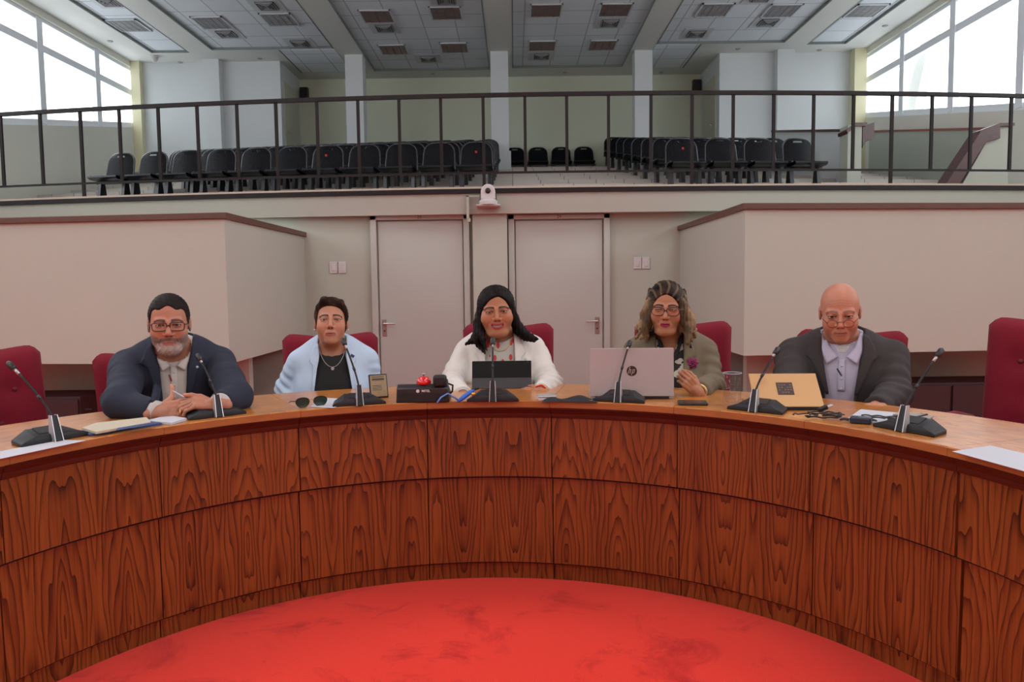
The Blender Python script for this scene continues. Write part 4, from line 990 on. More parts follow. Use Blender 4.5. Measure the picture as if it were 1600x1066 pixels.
def head_sdf(P, f):
    jw = f.get('jaw', 1); ck = f.get('cheek', 1); nk = f.get('nose', 1)
    d = f_ell(P, (0, .015, .034), (.0755, .095, .086))
    d = smin(d, f_ell(P, (0, -.020, -.035), (.0600*jw, .064, .078)), .03)
    d = smin(d, f_ell(P, (0, -.008, -.064), (.0570*jw, .058, .042)), .025)
    d = smin(d, f_ell(P, (0, -.066, -.098+f.get('chinz', 0)), (.026*jw, .019, .018)), .022)
    for s in (-1, 1):
        d = smin(d, f_ell(P, (s*.037*ck, -.056, -.032), (.026*ck, .026, .029)), .030)
        d = smin(d, f_cap(P, (s*.046, -.066, .019), (s*.013, -.081, .017), .009), .012)
    if f.get('beard'):
        bn = .0022*np.sin(P[0]*420+3*np.sin(P[2]*90))*np.sin(P[2]*160+2*np.sin(P[0]*130))
        d = smin(d, f_ell(P, (0, -.052, -.096), (.047, .044, .034))+bn, .016)
    if f.get('dbl'): d = smin(d, f_ell(P, (0, -.035, -.108), (.045, .045, .022)), .03)
    d = smin(d, f_ell(P, (0, -.070, -.066), (.029, .022, .026)), .016)
    # nose
    n = f_cap(P, (0, -.083, .010), (0, -.104, -.030), .0068*nk, .0098*nk)
    n = smin(n, f_ell(P, (0, -.1035, -.033), (.0105*nk, .0100, .0085)), .006)
    for s in (-1, 1): n = smin(n, f_ell(P, (s*.0125*nk, -.0925, -.0365), (.0070*nk, .0090, .0070)), .005)
    d = smin(d, n, .009)
    for s in (-1, 1):
        # sockets, lids and the almond opening
        d = smax(d, -f_ell(P, (s*.031, -.098, .001), (.019, .014, .012)), .012)
        d = smin(d, f_ell(P, (s*.0315, -.0710, .0), (.0165, .0150, .0135)), .004)
        ex_ = (P[0]-s*.0315)/.0150; ez_ = P[2]-(.0005+s*(P[0]-s*.0315)*.06)
        op = f['open']; up_ = op*(1-ex_**2)*1.0; lw_ = -op*.75*(1-ex_**2)
        al = np.maximum(np.maximum(ez_-up_, lw_-ez_)*.8, P[1]+.074); al = np.maximum(al, (np.abs(ex_)-1)*.015)
        d = smax(d, -al, .0012)
        # crease of the upper lid
        # ears
        if f.get('ears', 1):
            e = f_ell(P, (s*.0770, .012, -.004), (.0075, .0165, .030), rotm(-.25*0, 0, 0))
            e = smax(e, -f_ell(P, (s*.0850, .008, -.002), (.0060, .0085, .0170)), .004)
            d = smin(d, e, .005)
    # lips
    sm = f.get('smile', 0); g = f.get('gape', 0)
    def lipz(x): return sm*(x/.026)**2
    mw = f.get('mouthw', .025)
    X2 = np.minimum((P[0]/mw)**2, 1.4); Pz = P[2]-sm*X2-f.get('mouthz', 0)
    Q = (P[0], P[1], Pz)
    yl = -.0870+.012*X2
    taper = np.sqrt(np.clip(1-X2, 0, 1))
    ul = np.sqrt((P[1]-yl)**2*.8+(Pz+.0640-g)**2)-(.0042*taper+.0002)*f.get('lip', 1)
    ll = np.sqrt((P[1]-yl-.001)**2*.8+(Pz+.0745+g*1.0)**2)-(.0053*taper+.0002)*f.get('lip', 1)
    ul = np.where(X2 < 1.3, ul, 1); ll = np.where(X2 < 1.3, ll, 1)
    d = smin(d, ul, .005); d = smin(d, ll, .005)
    gr = np.maximum(np.abs(Pz+.0692)-(.0007+g*.9*taper), np.abs(P[0])-mw*.86); gr = np.maximum(gr, P[1]+.078+.0*X2-.012*X2)
    d = smax(d, -gr, .0018)
    # folds
    for s in (-1, 1):
        d = smax(d, -f_cap(P, (s*.019, -.093, -.040), (s*(mw+.009), -.083, -.066+sm), .0022), .006*f.get('fold', 1)) if f.get('fold', 1) else d
    for s in (-1, 1): d = smax(d, -f_ell(P, (s*.0065, -.1000, -.0425), (.0035, .0045, .0030)), .0015)
    if f.get('wrinkle'):
        for z in (.052, .062, .042): d = d+.0007*np.exp(-((P[2]-z-.004*np.cos(P[0]*70))/.0016)**2)*(np.abs(P[0]) < .045)*(P[1] < -.04)
    return d

def head_color(V, f):
    x, y, z = V.T; sk = np.array(f['skin']); C = np.tile(sk, (len(V), 1))
    def mix(mask, col, a=1):
        m = np.clip(mask, 0, 1)[:, None]*a; return C*(1-m)+np.array(col)*m
    fr = np.clip((-y-.04)/.02, 0, 1)
    n_ = fbm((x, y, z), 90, 3)
    blush = np.exp(-(((np.abs(x)-.040)/.020)**2+((z+.028)/.018)**2))*fr
    C = mix(blush*f.get('blush', .4), sk*np.array([1.15, .68, .62]))
    C = mix(np.exp(-((x/.014)**2+((z+.034)/.012)**2))*(y < -.085)*f.get('blush', .4), sk*np.array([1.15, .70, .62]))
    C = mix(np.exp(-(((np.abs(x)-.031)/.017)**2+((z+.001)/.011)**2))*fr, sk*np.array(f.get('eyeshade', (.60, .48, .43))), f.get('eyesh', .6))  # eye-socket shade painted into the skin colour
    mw = f.get('mouthw', .025); X2 = (x/mw)**2; zz = z-f.get('smile', 0)*np.minimum(X2, 1.4)-f.get('mouthz', 0); g = f.get('gape', 0)
    tp = np.sqrt(np.clip(1-X2, 0, 1))
    up = np.clip(((-.0640+g+.0048*tp*(1-.2*np.exp(-(x/.005)**2))*f.get('lip', 1))-zz)/.0016+.5, 0, 1); dn = np.clip((zz-(-.0750-g-.0050*tp*f.get('lip', 1)))/.0016+.5, 0, 1)
    lips = up*dn*np.clip((1-X2)/.10, 0, 1)*(y < -.066); C = mix(lips, f['lips'])
    inner = ((np.abs(zz+.0692) < .0014+g*1.1*tp) & (X2 < 1.0) & (y < -.06) & (y > -.0885+.012*X2)).astype(float) if g else ((np.abs(zz+.0692) < .0012) & (X2 < .80) & (y < -.07)).astype(float)
    C = mix(inner, (.10, .02, .02), .85 if g else .6)
    # brows
    bz = .0195+f.get('browz', 0)+.0045*np.cos((np.abs(x)-.030)/.020*1.3)-np.maximum(np.abs(x)-.040, 0)*.35+f.get('browtilt', 0)*(np.abs(x)-.03)
    bt = f.get('browt', .0035)*(1.15-.6*np.clip((np.abs(x)-.012)/.045, 0, 1))
    br = np.clip((bt-np.abs(z-bz))/.0016+.5, 0, 1)*(np.abs(x) > .010)*(np.abs(x) < .054)*(y < -.05)
    C = mix(br, f['brow'], f.get('browa', .9))
    # lash line
    ex_ = (np.abs(x)-.0315)/.0150; op = f['open']; ul_ = op*(1-ex_**2)
    la = (np.abs(z-.0005-ul_-.0012) < f.get('lasht', .0021))*(np.abs(ex_) < 1.05)*(y < -.072); C = mix(la.astype(float), f.get('lash', (.012, .007, .006)), .95)
    # nostrils
    C = mix(((np.abs(np.abs(x)-.0068) < .0036) & (np.abs(z+.0425) < .0032) & (y < -.088)).astype(float), (.05, .015, .012), .8)
    if f.get('beard'):
        n2 = fbm((x*3, y*3, z), 300, 5)
        zc = -.028-.030*np.clip((.068-np.abs(x))/.05, 0, 1)
        side = np.clip((zc-z)/.008+.0, 0, 1)*np.clip((.045-y)/.02, 0, 1)
        side = np.maximum(side, ((np.abs(x) > .060)*(z < -.005)*(y < .01)*(y > -.04)).astype(float))
        mus = np.clip((-.0470-.12*np.abs(x)-z)/.003, 0, 1)*np.clip((z+.0625+.35*np.maximum(np.abs(x)-.012, 0))/.002, 0, 1)*np.clip((.036-np.abs(x))/.005, 0, 1)*(y < -.066)
        ptch = ((np.abs(x) < .006) & (z < -.082)).astype(float)
        b_ = np.clip(np.maximum(side, mus), 0, 1)*(1-lips)
        b_ = np.maximum(b_*np.where((np.abs(x) < .023) & (z > -.080) & (z < -.0625), 0, 1), mus)
        grey = np.array((.33, .29, .26)); dark = np.array((.055, .035, .025))
        t_ = np.clip(.55+.35*n2+np.clip((-.075-z)/.03, -.2, .5)+.35*np.clip((np.abs(x)-.04)/.02, 0, 1)-.5*mus, 0, 1)[:, None]
        bc = dark*(1-t_)+grey*t_; m_ = (b_*(.82+.12*n2))[:, None].clip(0, 1); C = C*(1-m_)+bc*m_
    if f.get('stubble'):
        st = np.clip((-.045-z)/.02, 0, 1)*fr; C = mix(st, sk*np.array((.85, .80, .80)), .4)
    C = C*(1+.05*n_[:, None])
    return np.clip(C, 0, 1)

def eye_mesh(parent, c, f, R, gaze):
    n, k = 24, 18; V = []; C = []; g = np.array(gaze, float); g /= np.linalg.norm(g)
    mb = MB(); r = .0122
    for i in range(k+1):
        th = PI*i/k
        for j in range(n):
            a = 2*PI*j/n; V.append((r*math.sin(th)*math.cos(a), r*math.sin(th)*math.sin(a), r*math.cos(th)))
    V = np.array(V); fs = [(i*n+j, i*n+(j+1) % n, (i+1)*n+(j+1) % n, (i+1)*n+j) for i in range(k) for j in range(n)]
    # pole aims along gaze
    z = g; x = np.cross((0, 0, 1.), z); x /= np.linalg.norm(x); y = np.cross(z, x); Vr = V[:, 0:1]*x+V[:, 1:2]*y+V[:, 2:3]*z
    ang = np.arccos(np.clip(V[:, 2]/r, -1, 1)); C = np.tile((.50, .46, .43), (len(V), 1)).astype(float)
    C[ang < .68] = f.get('iris', (.045, .02, .01)); C[ang < .26] = (.003, .003, .003)
    # push rings of vertices to the colour borders
    W = (R @ (Vr+np.array(c)).T).T
    return W, np.array(fs), C

FING = {'index': ((.027, -.003), (.044, .026, .020), .0082), 'middle': ((.009, 0), (.049, .030, .021), .0085), 'ring': ((-.010, -.001), (.045, .028, .020), .0080), 'little': ((-.027, -.006), (.034, .021, .018), .0070)}
def hand_parts(wrist, fwd, up, side, curls, thumb, s=1.0, spread=.0):
    """capsules of a hand. fwd: towards the fingers, up: back of hand, side=+1 thumb at +(fwd x up)"""
    fwd = np.array(fwd, float); fwd /= np.linalg.norm(fwd); up = np.array(up, float); up -= fwd*(up@fwd); up /= np.linalg.norm(up)
    lat = np.cross(fwd, up)*side; W = np.array(wrist, float); caps = []; nails = []
    pl = .086*s
    def L(a, b, c): return W+fwd*a*s+lat*b*s+up*c*s
    for b in (-.026, -.010, .008, .024): caps.append((L(.012, b*.72, -.002), L(.084-abs(b)*.25, b, .002), .0135*s, .0105*s))
    caps.append((L(-.03, 0, 0), L(.015, 0, 0), .0235*s, .0225*s)); caps.append((L(.02, .020, -.010), L(.055, .024, -.008), .016*s, .012*s))
    for (nm, ((b, da), ls, r)), cu in zip(FING.items(), curls):
        p = L(.086+da, b, .0); d = fwd+lat*spread*b*20; d /= np.linalg.norm(d); ang = 0
        for q, l in enumerate(ls):
            ang += cu[q] if isinstance(cu, (list, tuple)) else cu
            dd = d*math.cos(ang)-up*math.sin(ang); e = p+dd*l*s; rr = r*(1-.10*q)*s
            caps.append((p, e, rr, rr*.92)); p_ = p; p = e
        nrm = up*math.cos(ang)+d*math.sin(ang); nails.append((p-dd*.004*s+nrm*rr*.55, rr*.62, dd, nrm))
    p = L(.022, .026, -.006)
    for q, (v, l, r) in enumerate(zip(thumb, (.042, .032, .024), (.0125, .0098, .0088))):
        dd = fwd*v[0]+lat*v[1]+up*v[2]; dd /= np.linalg.norm(dd); e = p+dd*l*s; caps.append((p, e, r*s, r*.92*s)); p = e
    nails.append((p-dd*.003*s+up*.0045*s, .006*s, dd, up))
    return caps, nails
def hand_mesh(caps, nails, skin, nailcol, h=.0026, k=.0045):
    A = np.array([c[0] for c in caps]+[c[1] for c in caps]); lo = A.min(0)-.03; hi = A.max(0)+.03
    def fn(G):
        d = None
        for a, b, ra, rb in caps:
            q = f_cap(G, a, b, ra, rb); d = q if d is None else smin(d, q, k)
        return d
    V, Q = nets(fn, lo, hi, h); C = np.tile(np.array(skin), (len(V), 1))*(1+.06*fbm(V.T, 120, 2)[:, None])
    for p, r, dd, nr in nails:
        rel = V-p; m = (np.abs(rel@dd) < r*1.3) & (np.linalg.norm(rel-np.outer(rel@dd, dd), axis=1) < r) & (rel@nr > -r*.3); C[m] = nailcol
    return V, Q, np.clip(C, 0, 1)

def make_person(f):
    Wp = f['pos']; rz = f['rz']; root = empty('person', (Wp[0], Wp[1], 0), rz, f['label'], 'person')
    c, s = math.cos(-rz), math.sin(-rz)
    def loc(p): x, y, z = p[0]-Wp[0], p[1]-Wp[1], p[2]; return np.array([c*x-s*y, s*x+c*y, z])
    H = loc(at(f['eye'][0], f['eye'][1], Y=f['eye'][2])); R = rotm(*f['hrot']); hs = f['hs']
    H = H+R@np.array([0, .085*hs, 0])      # eye line is on the front of the face
    Ri = R.T
    wd = f.get('wide', 1.0)
    def toh(P): q = [P[0]-H[0], P[1]-H[1], P[2]-H[2]]; return [(Ri[i][0]*q[0]+Ri[i][1]*q[1]+Ri[i][2]*q[2])/(hs*(wd if i == 0 else 1)) for i in range(3)]
    S_ = f['sh']       # shoulder: half width, y, z
    ws, ys, zs = S_; nb = np.array([f.get('neckx', H[0]*.6), ys+.012, zs+.035]); nr = f['neckr']
    hb = H+R@np.array([0, .030, -.065])*hs
    def body_sdf(P, off=0.0):
        g = f.get('girth', 1.0)
        d = f_ell(P, (0, ys-.002, zs-.14), (ws*.93+.03, .118*g, .215))
        d = smin(d, f_ell(P, (0, ys+.012, zs-.36), (ws*.80+.02, .118*g, .24)), .05)
        for q in (-1, 1):
            d = smin(d, f_cap(P, (q*.05, ys+.005, zs-.012), (q*(ws-.045), ys+.0, zs-.040), .060, .056), .035)
            d = smin(d, f_cap(P, (q*.03, ys+.02, zs+.03), (q*.11, ys+.01, zs-.02), .036, .040), .03)
            if f.get('bust'): d = smin(d, f_ell(P, (q*.075, ys-.085, zs-.19), (.075, .060, .075)), .05)
        return d-off
    def skin_sdf(P):
        h = head_sdf(toh(P), f)*hs
        n = f_cap(P, hb, nb, nr*1.0, nr*1.08)
        if f.get('adam'): pass
        d = smin(h, n, .022)
        return smin(d, body_sdf(P, -.012), .035)
    V1, Q1 = nets(skin_sdf, (min(-.16, H[0]-.11), min(ys-.19, H[1]-.15), zs-.13), (max(.16, H[0]+.11), max(ys+.10, H[1]+.13), H[2]+.15*hs), .0023)
    VH = (Ri @ (V1-H).T).T/hs; VH[:, 0] /= wd; C1 = head_color(VH, f)
    below = (VH[:, 2] < -.124) | ((VH[:, 2] < -.100) & (VH[:, 1] > -.02)); sk = np.array(f['skin']); C1[below] = sk*(1+.04*fbm(V1[below].T, 60, 4)[:, None])*np.array(f.get('necktint', (1, 1, 1)))
    parts = [(V1, Q1, C1)]
    arms = []
    for (q, el, wr_, rr_) in f['arms']:
        S0 = np.array([q*(ws-.008), ys, zs-.040]); e = loc(at(*el[:2], Y=el[2])); w_ = loc(at(*wr_[:2], Y=wr_[2])); dd = (w_-e)/np.linalg.norm(w_-e)
        arms.append(dict(pts=[S0, e, w_], r=rr_, cut=(w_, dd), dir=dd))
    for hd in f.get('hands', []):
        a = arms[hd['arm']]; wp = a['pts'][2]+a['dir']*hd.get('ext', .02)
        caps, nails = hand_parts(wp, hd['fwd'], hd['up'], hd['side'], hd['curls'], hd['thumb'], hd.get('s', .93), hd.get('spread', 0))
        caps.append((a['pts'][2]-a['dir']*.07, wp, .030, .0235)); caps.append((wp, wp+np.array(hd['fwd'])/np.linalg.norm(hd['fwd'])*.02, .0235, .022))
        V, Q, C = hand_mesh(caps, nails, f['skin'], f.get('nail', np.array(f['skin'])*1.25)); parts.append((V, Q, C))
    body = rawmesh('body', parts, mat('skin_surface', (1, 1, 1), .48, noise=.03, nscale=300, attr=True, sss=.05, spec=.3, bump=.08, bscale=900), root)
    eyes = []
    for q in (-1, 1):
        W, F_, C = eye_mesh(root, np.array((q*.0315*wd, -.0720, 0)), f, R, f.get('gaze', (0, -1, 0)))
        W = W*hs+H*1; 
        rawmesh('eye', [(W, F_, C)], mat('eye_surface', (1, 1, 1), .12, noise=0, attr=True), body)
    root['_'] = 0; del root['_']
    ctx = dict(root=root, H=H, R=R, hs=hs, toh=toh, body=body_sdf, loc=loc, f=f, ws=ws, ys=ys, zs=zs, nb=nb, nr=nr, hb=hb, bodyobj=body, arms=arms)
    return ctx
def hw(ctx, p): return ctx['H']+ctx['R']@(np.array(p, float)*ctx['hs']*np.array([ctx['f'].get('wide', 1.0), 1, 1]))
# first surface point met from the front (person frame), for laying cloth strips
def front_y(fn, x, z, y0=-.5):
    y = y0
    for _ in range(60):
        P = [np.array([x]), np.array([y]), np.array([z])]; d = float(fn(P)[0])
        if d < .0006: break
        y += max(d*.8, .0008)
        if y > .3: break
    return y
def strip(ctx, name, m, left, right, off, th, parent, fn=None, n=18, k=5, curl=0):
    """cloth strip between two polylines given as [(x,z),...] laid on the body front"""
    fn = fn or ctx['jk']
    def rs(L, t):
        L = np.array(L, float); d = np.r_[0, np.cumsum(np.linalg.norm(np.diff(L, axis=0), axis=1))]; q = t*d[-1]
        return np.array([np.interp(q, d, L[:, 0]), np.interp(q, d, L[:, 1])])
    F_ = []
    for i in range(n+1):
        a, b = rs(left, i/n), rs(right, i/n); row = []
        for j in range(k+1):
            p = a+(b-a)*j/k; y = front_y(fn, p[0], p[1])-off-curl*math.sin(PI*j/k); row.append((p[0], y, p[1]))
        F_.append(row)
    mb = MB(); mb.grid(F_); return mb.build(name, m, parent, True, solid=th)
def cloth(ctx, name, m, arms, opening=None, off=.012, h=.0065, zmin=None, wr=.0035, seed=1, back=None, armr=(.066, .054, .040), parent=None, noarms=False, shade=None, shoulder=None):
    f = ctx['f']; ws, ys, zs = ctx['ws'], ctx['ys'], ctx['zs']
    def fn(P, hole=True):
        d = ctx['body'](P, off)
        Pn = P
        w_ = wr*fbm(Pn, 26, seed)*.6
        for arm in ([] if noarms else arms):
            a = None
            pts = arm['pts']; rr = arm.get('r', armr)
            for q in range(len(pts)-1):
                cc = f_cap(P, pts[q], pts[q+1], rr[q], rr[q+1]); a = cc if a is None else smin(a, cc, .02)
            # folds round the elbow and along the forearm
            e = np.array(pts[1]); de = np.sqrt((P[0]-e[0])**2+(P[1]-e[1])**2+(P[2]-e[2])**2)
            dirv = np.array(pts[0])-e; dirv = dirv/np.linalg.norm(dirv)
            t = (P[0]-e[0])*dirv[0]+(P[1]-e[1])*dirv[1]+(P[2]-e[2])*dirv[2]
            a = a+wr*1.7*np.exp(-(de/.10)**2)*np.sin(t*140+3.5*fbm(P, 11, seed+3))*np.clip(.5+fbm(P, 9, seed+8), 0, 1)
            a = a+wr*1.1*np.clip(np.sin(t*58+4.5*fbm(P, 7, seed+5)), 0, 1)*fbm(P, 13, seed+6)
            if 'cut' in arm:
                c0, n0 = arm['cut']; a = smax(a, (P[0]-c0[0])*n0[0]+(P[1]-c0[1])*n0[1]+(P[2]-c0[2])*n0[2], .004)
            d = smin(d, a, .014)
        d = d+w_
        if opening is not None and hole:
            zz = P[2]; L = np.interp(zz, opening['z'], opening['l']); R_ = np.interp(zz, opening['z'], opening['r'])
            o = np.maximum(L-P[0], P[0]-R_); o = np.maximum(o, P[1]-(ys+opening.get('depth', -.02)))
            d = smax(d, -o, .003)
        # neck hole
        n0 = ctx['nb']; hb = ctx['hb']; nh = f_cap(P, n0+np.array([0, -.004, -.03]), hb+np.array([0, .01, .0]), f.get('neckhole', ctx['nr']+.012), f.get('neckhole', ctx['nr']+.012))
        if not f.get('nohole'): d = smax(d, -nh, .004)
        return d
    ctx['jk'] = lambda P: fn(P, False)
    pts = np.array([p for a in arms for p in a['pts']]) if arms and not noarms else np.zeros((1, 3))+np.array([0, ys, zs])
    lo = np.minimum(pts.min(0)-.09, [-ws-.12, ys-.26, .52]); hi = np.maximum(pts.max(0)+.09, [ws+.12, ys+.20, zs+.13])
    lo[2] = max(lo[2], .50)
    V, Q = nets(lambda G: fn(G), lo, hi, h)
    return rawmesh(name, [(V, Q)], m, parent or ctx['root'])
def hair_sdf_cap(ctx, hl, thick, extra=None, h=.0035, name='hair', m=None, ridge=.0025, rfreq=60, fringe=None, colfn=None, part=0):
    """hl: list of (y, z) hairline height along the head (head frame)"""
    toh, hs = ctx['toh'], ctx['hs']; ys_, zs_ = zip(*hl)
    def fn(P):
        q = toh(P)
        d = f_ell(q, (0, .017, .036), (.0775+thick, .097+thick, .088+thick*1.2))
        d = smin(d, f_ell(q, (0, .045, -.02), (.062+thick, .065+thick, .060)), .03)
        ang = np.arctan2(q[0]-part, q[2]-.0+.0*q[1]); d = d+ridge*np.sin(ang*rfreq+6*q[1]*10+1.5*fbm(q, 25, 7))*.6+ridge*.6*fbm(q, 70, 9)
        L = np.interp(q[1], ys_, zs_)
        if fringe is not None: L = L+fringe(q[0], q[1])
        d = smax(d, (L-q[2])*.75, .005)
        if extra is not None:
            for a, b, ra, rb in extra: d = smin(d, f_cap(q, a, b, ra, rb)+ridge*np.sin(q[0]*300)*.5, .012)
        return d*hs
    H = ctx['H']; e = .19*hs
    V, Q = nets(fn, H-np.array([.12, .16, .17])*hs, H+np.array([.12, .16, .16])*hs, h)
    if colfn is not None:
        VH = (ctx['R'].T @ (V-H).T).T/hs; return (V, Q, colfn(VH))
    return (V, Q)
def glasses(ctx, m, w, hgt, cz, y, shape=2.6, r=.0016, sep=.033, half=False, label=None):
    g = empty('eyeglasses', (0, 0, 0), parent=ctx['root'])
    for q in (-1, 1):
        ring = []
        for t in np.linspace(0, 2*PI, 33):
            cx, sx = math.cos(t), math.sin(t)
            px = abs(cx)**(2/shape)*math.copysign(1, cx)*w; pz = abs(sx)**(2/shape)*math.copysign(1, sx)*hgt
            pz += .0015*math.copysign(1, sx)*0; px *= 1+.10*(sx if not half else 0)
            ring.append(hw(ctx, (q*(sep)+px, y+.10*abs(px+q*0)**1.5+ (0.0), cz+pz)))
        MB().tube(ring, r*ctx['hs'], 8, cap=False).build('rim', m, g, True)
        MB().add(ring[:-1], [tuple(range(32))]).build('lens', M_LENS, g)
        MB().tube([hw(ctx, (q*(sep+w), y+.004, cz+hgt*.45)), hw(ctx, (q*.074, y+.022, cz+hgt*.45+.002)), hw(ctx, (q*.0775, .0, .008)), hw(ctx, (q*.077, .025, -.006))], r*ctx['hs']*.9, 6).build('temple', m, g, True)
    MB().tube([hw(ctx, (-(sep-w), y, cz+hgt*.25)), hw(ctx, (0, y-.004, cz+hgt*.40)), hw(ctx, ((sep-w), y, cz+hgt*.25))], r*ctx['hs']*1.1, 8).build('bridge', m, g, True)
    return g
M_SHIRTA = mat('off_white_shirt', (.50, .45, .42), .75, noise=.06, nscale=180, stretch=(1, 1, .2)); M_NAVY = mat('navy_wool', (.011, .016, .034), .85, noise=.22, nscale=260, bump=.12, bscale=500)
M_LBLUE = mat('pale_blue_cloth', (.46, .58, .72), .75, noise=.04, nscale=60); M_TEEB = mat('black_knit', (.010, .010, .011), .85, noise=.2, nscale=120)
M_WBLZ = mat('white_cloth', (.66, .62, .57), .75, noise=.03, nscale=60); M_OLIVE = mat('olive_taupe_cloth', (.155, .120, .072), .8, noise=.10, nscale=200)
M_GREYJ = mat('charcoal_brown_wool', (.030, .023, .023), .85, noise=.28, nscale=300, bump=.12, bscale=500); M_SHIRTE = mat('pale_lilac_shirt', (.43, .41, .52), .7, noise=.05, nscale=200, stretch=(1, 1, .15))
M_HAIR = mat('hair_strands', (1, 1, 1), .55, noise=.55, nscale=22, stretch=(7, 7, .6), attr=True, spec=.10)
def forearm_cuff(ctx, a, m, r=.034, ext=.018, back=.02, skin=None):
    w_, d = a['pts'][2], a['dir']
    MB().tube([w_-d*back, w_-d*.002, w_+d*ext], [r*.98, r, r*1.0], 20).build('shirt_cuff', m, ctx['root'], True)
def wrist_skin(loc, e, w_, hand):      # forearm capsule joining sleeve and hand
    return None
def collar_ring(ctx, m, rad, z0, z1, gap, name='collar', tilt=.02, ease=0, th=.003):
    n0 = ctx['nb']; mb = MB(); P = []
    for i in range(29):
        a = -PI/2+gap+(2*PI-2*gap)*i/28; row = []
        for j in range(4):
            t = j/3; z = z0+(z1-z0)*t+.018*math.sin(a)*1; r = rad+ease*(1-t)
            row.append((n0[0]+r*math.cos(a)*1.05, n0[1]+.0+r*math.sin(a)+tilt*t*.3, z))
        P.append(row)
    mb.grid(P); return mb.build(name, m, ctx['root'], True, solid=th)

# ---- bearded man in the navy blazer
fA = dict(label='bearded man in navy blazer and rectangular glasses sitting with clasped hands', pos=(-1.375, 3.08), rz=.40, eye=(263, 509, 2.87), hrot=(.03, -.02, 0), hs=.94,
    sh=(.176, .045, .930), neckr=.060, girth=1.1, neckx=.0, skin=(.42, .185, .115), lips=(.30, .10, .075), brow=(.035, .02, .015), browt=.0052, browa=.9, open=.0034, jaw=1.08, cheek=1.05, nose=1.12, blush=.55, beard=True, gaze=(0, -1, -.05), smile=-.001, lip=.8, wrinkle=True, browz=-.002)
fA['arms'] = [(-1, (188, 630, 2.70), (240, 642, 2.66), (.070, .058, .042)), (1, (368, 620, 2.88), (345, 630, 2.74), (.070, .058, .042))]
fA['hands'] = [dict(arm=0, fwd=(1, .18, .10), up=(.1, -1, .55), side=-1, curls=[(.12, .15, .12), (.18, .15, .12), (.25, .25, .2), (.35, .35, .3)], thumb=[(.75, .5, -.25), (.35, .9, -.2), (.05, 1, -.05)], s=.95),
               dict(arm=1, fwd=(-1, -.02, .14), up=(-.1, -.45, 1), side=1, curls=[(.5, .6, .4), (.55, .65, .4), (.6, .7, .4), (.6, .7, .4)], thumb=[(.8, .3, .2), (1, .1, .1), (1, 0, -.1)], s=.95, ext=.03)]
def build_A():
    c = make_person(fA); ws, ys, zs = c['ws'], c['ys'], c['zs']
    a1, a2 = c['arms']
    op = dict(z=[.60, .78, .88, zs+.03, zs+.10], l=[-.045, -.044, -.050, -.066, -.080], r=[.040, .040, .048, .066, .080], depth=.02)
    cloth(c, 'blazer', M_NAVY, [a1, a2], op, off=.018, seed=2, wr=.0062)
    jk = c['jk']; cloth(c, 'shirt', M_SHIRTA, [], None, off=.006, noarms=True, wr=.003, seed=4); sh = c['jk']
    for q in (-1, 1):
        strip(c, 'lapel', M_NAVY, [(q*.072, zs+.055), (q*.056, zs-.02), (q*.047, .84), (q*.043, .75)], [(q*.092, zs+.045), (q*.120, zs-.02), (q*.095, zs-.035), (q*.050, .745)], .006, .004, c['root'], jk)
        strip(c, 'collar', M_SHIRTA, [(q*.064, zs+.05), (q*.040, zs+.005), (q*.012, zs-.035)], [(q*.068, zs+.05), (q*.070, zs+.01), (q*.040, zs-.055)], .010, .003, c['root'], sh, curl=.004)
        forearm_cuff(c, a1 if q < 0 else a2, M_SHIRTA, .037, .020)
    strip(c, 'placket', M_SHIRTA, [(-.012, zs-.04), (-.014, .76)], [(.012, zs-.04), (.010, .76)], .003, .002, c['root'], sh)
    for z in (.87, .82, .775): MB().sphere((-.001, front_y(sh, 0, z)-.006, z), .0045, 6, (1, .5, 1)).build('button', M_PAPER, c['root'], True)
    MB().tube([(-.018, front_y(sh, -.01, .855)-.007, .862), (-.010, front_y(sh, -.01, .83)-.007, .836)], .0035, 6).build('shirt_motif', mat('dark_red_stitching', (.20, .02, .03), .6), c['root'])
    MB().sphere((.085, front_y(jk, .085, .885)-.008, .885), .006, 8, (1, .4, 1)).build('lapel_pin', M_SILVER, c['root'], True)
    collar_ring(c, M_SHIRTA, c['nr']+.013, c['nb'][2]-.022, c['nb'][2]+.028, .42, tilt=-.05)
    # slicked back hair with greying sides
    def col(V):
        g = np.clip((np.abs(V[:, 0])-.062)/.02, 0, 1)*np.clip((.03-V[:, 2])/.04, 0, 1); n_ = fbm((V[:, 0]*8, V[:, 1], V[:, 2]*8), 60, 3)
        C = np.array((.012, .009, .008))*(1-g[:, None])+np.array((.12, .085, .06))*g[:, None]; return np.clip(C*(1+.8*np.clip(n_, 0, 1))[:, None], 0, 1)
    p = hair_sdf_cap(c, [(-.10, .078), (-.052, .066), (-.040, .050), (-.030, .000), (-.012, -.022), (.004, -.022), (.018, .02), (.03, .0), (.05, -.075), (.11, -.09)], .0025, fringe=lambda x, y: np.where(y < -.03, .008*np.cos(x*95), 0), colfn=col, ridge=.0013, rfreq=50)
    rawmesh('hair', [p], M_HAIR, c['root'])
    glasses(c, mat('brown_tortoise_frame', (.045, .014, .010), .25, coat=.6), .0265, .0165, -.004, -.098, 4.5, .0022, .0325)
    # ring and pen
    c['caps'] = 1
    p = c['loc'](at(280.5, 645, Z=.79)); MB().tube([p+np.array([.0022, .0, .010*math.cos(t)])*1+np.array([0, .011*math.sin(t), 0]) for t in np.linspace(0, 2*PI, 17)], .0016, 6, False).build('finger_ring', M_GOLD, c['root'], True)
    a = at(270, 611, Y=2.66); b = at(288, 621, Y=2.62)
    tag(MB().tube([(0, 0, 0), tuple((b-a)*.8), tuple(b-a)], [.003, .003, .0012], 8).build('silver_pen', M_SILVER, None, True, loc=a), 'thin silver pen held in the bearded man\'s clasped hands', 'pen')
build_A()

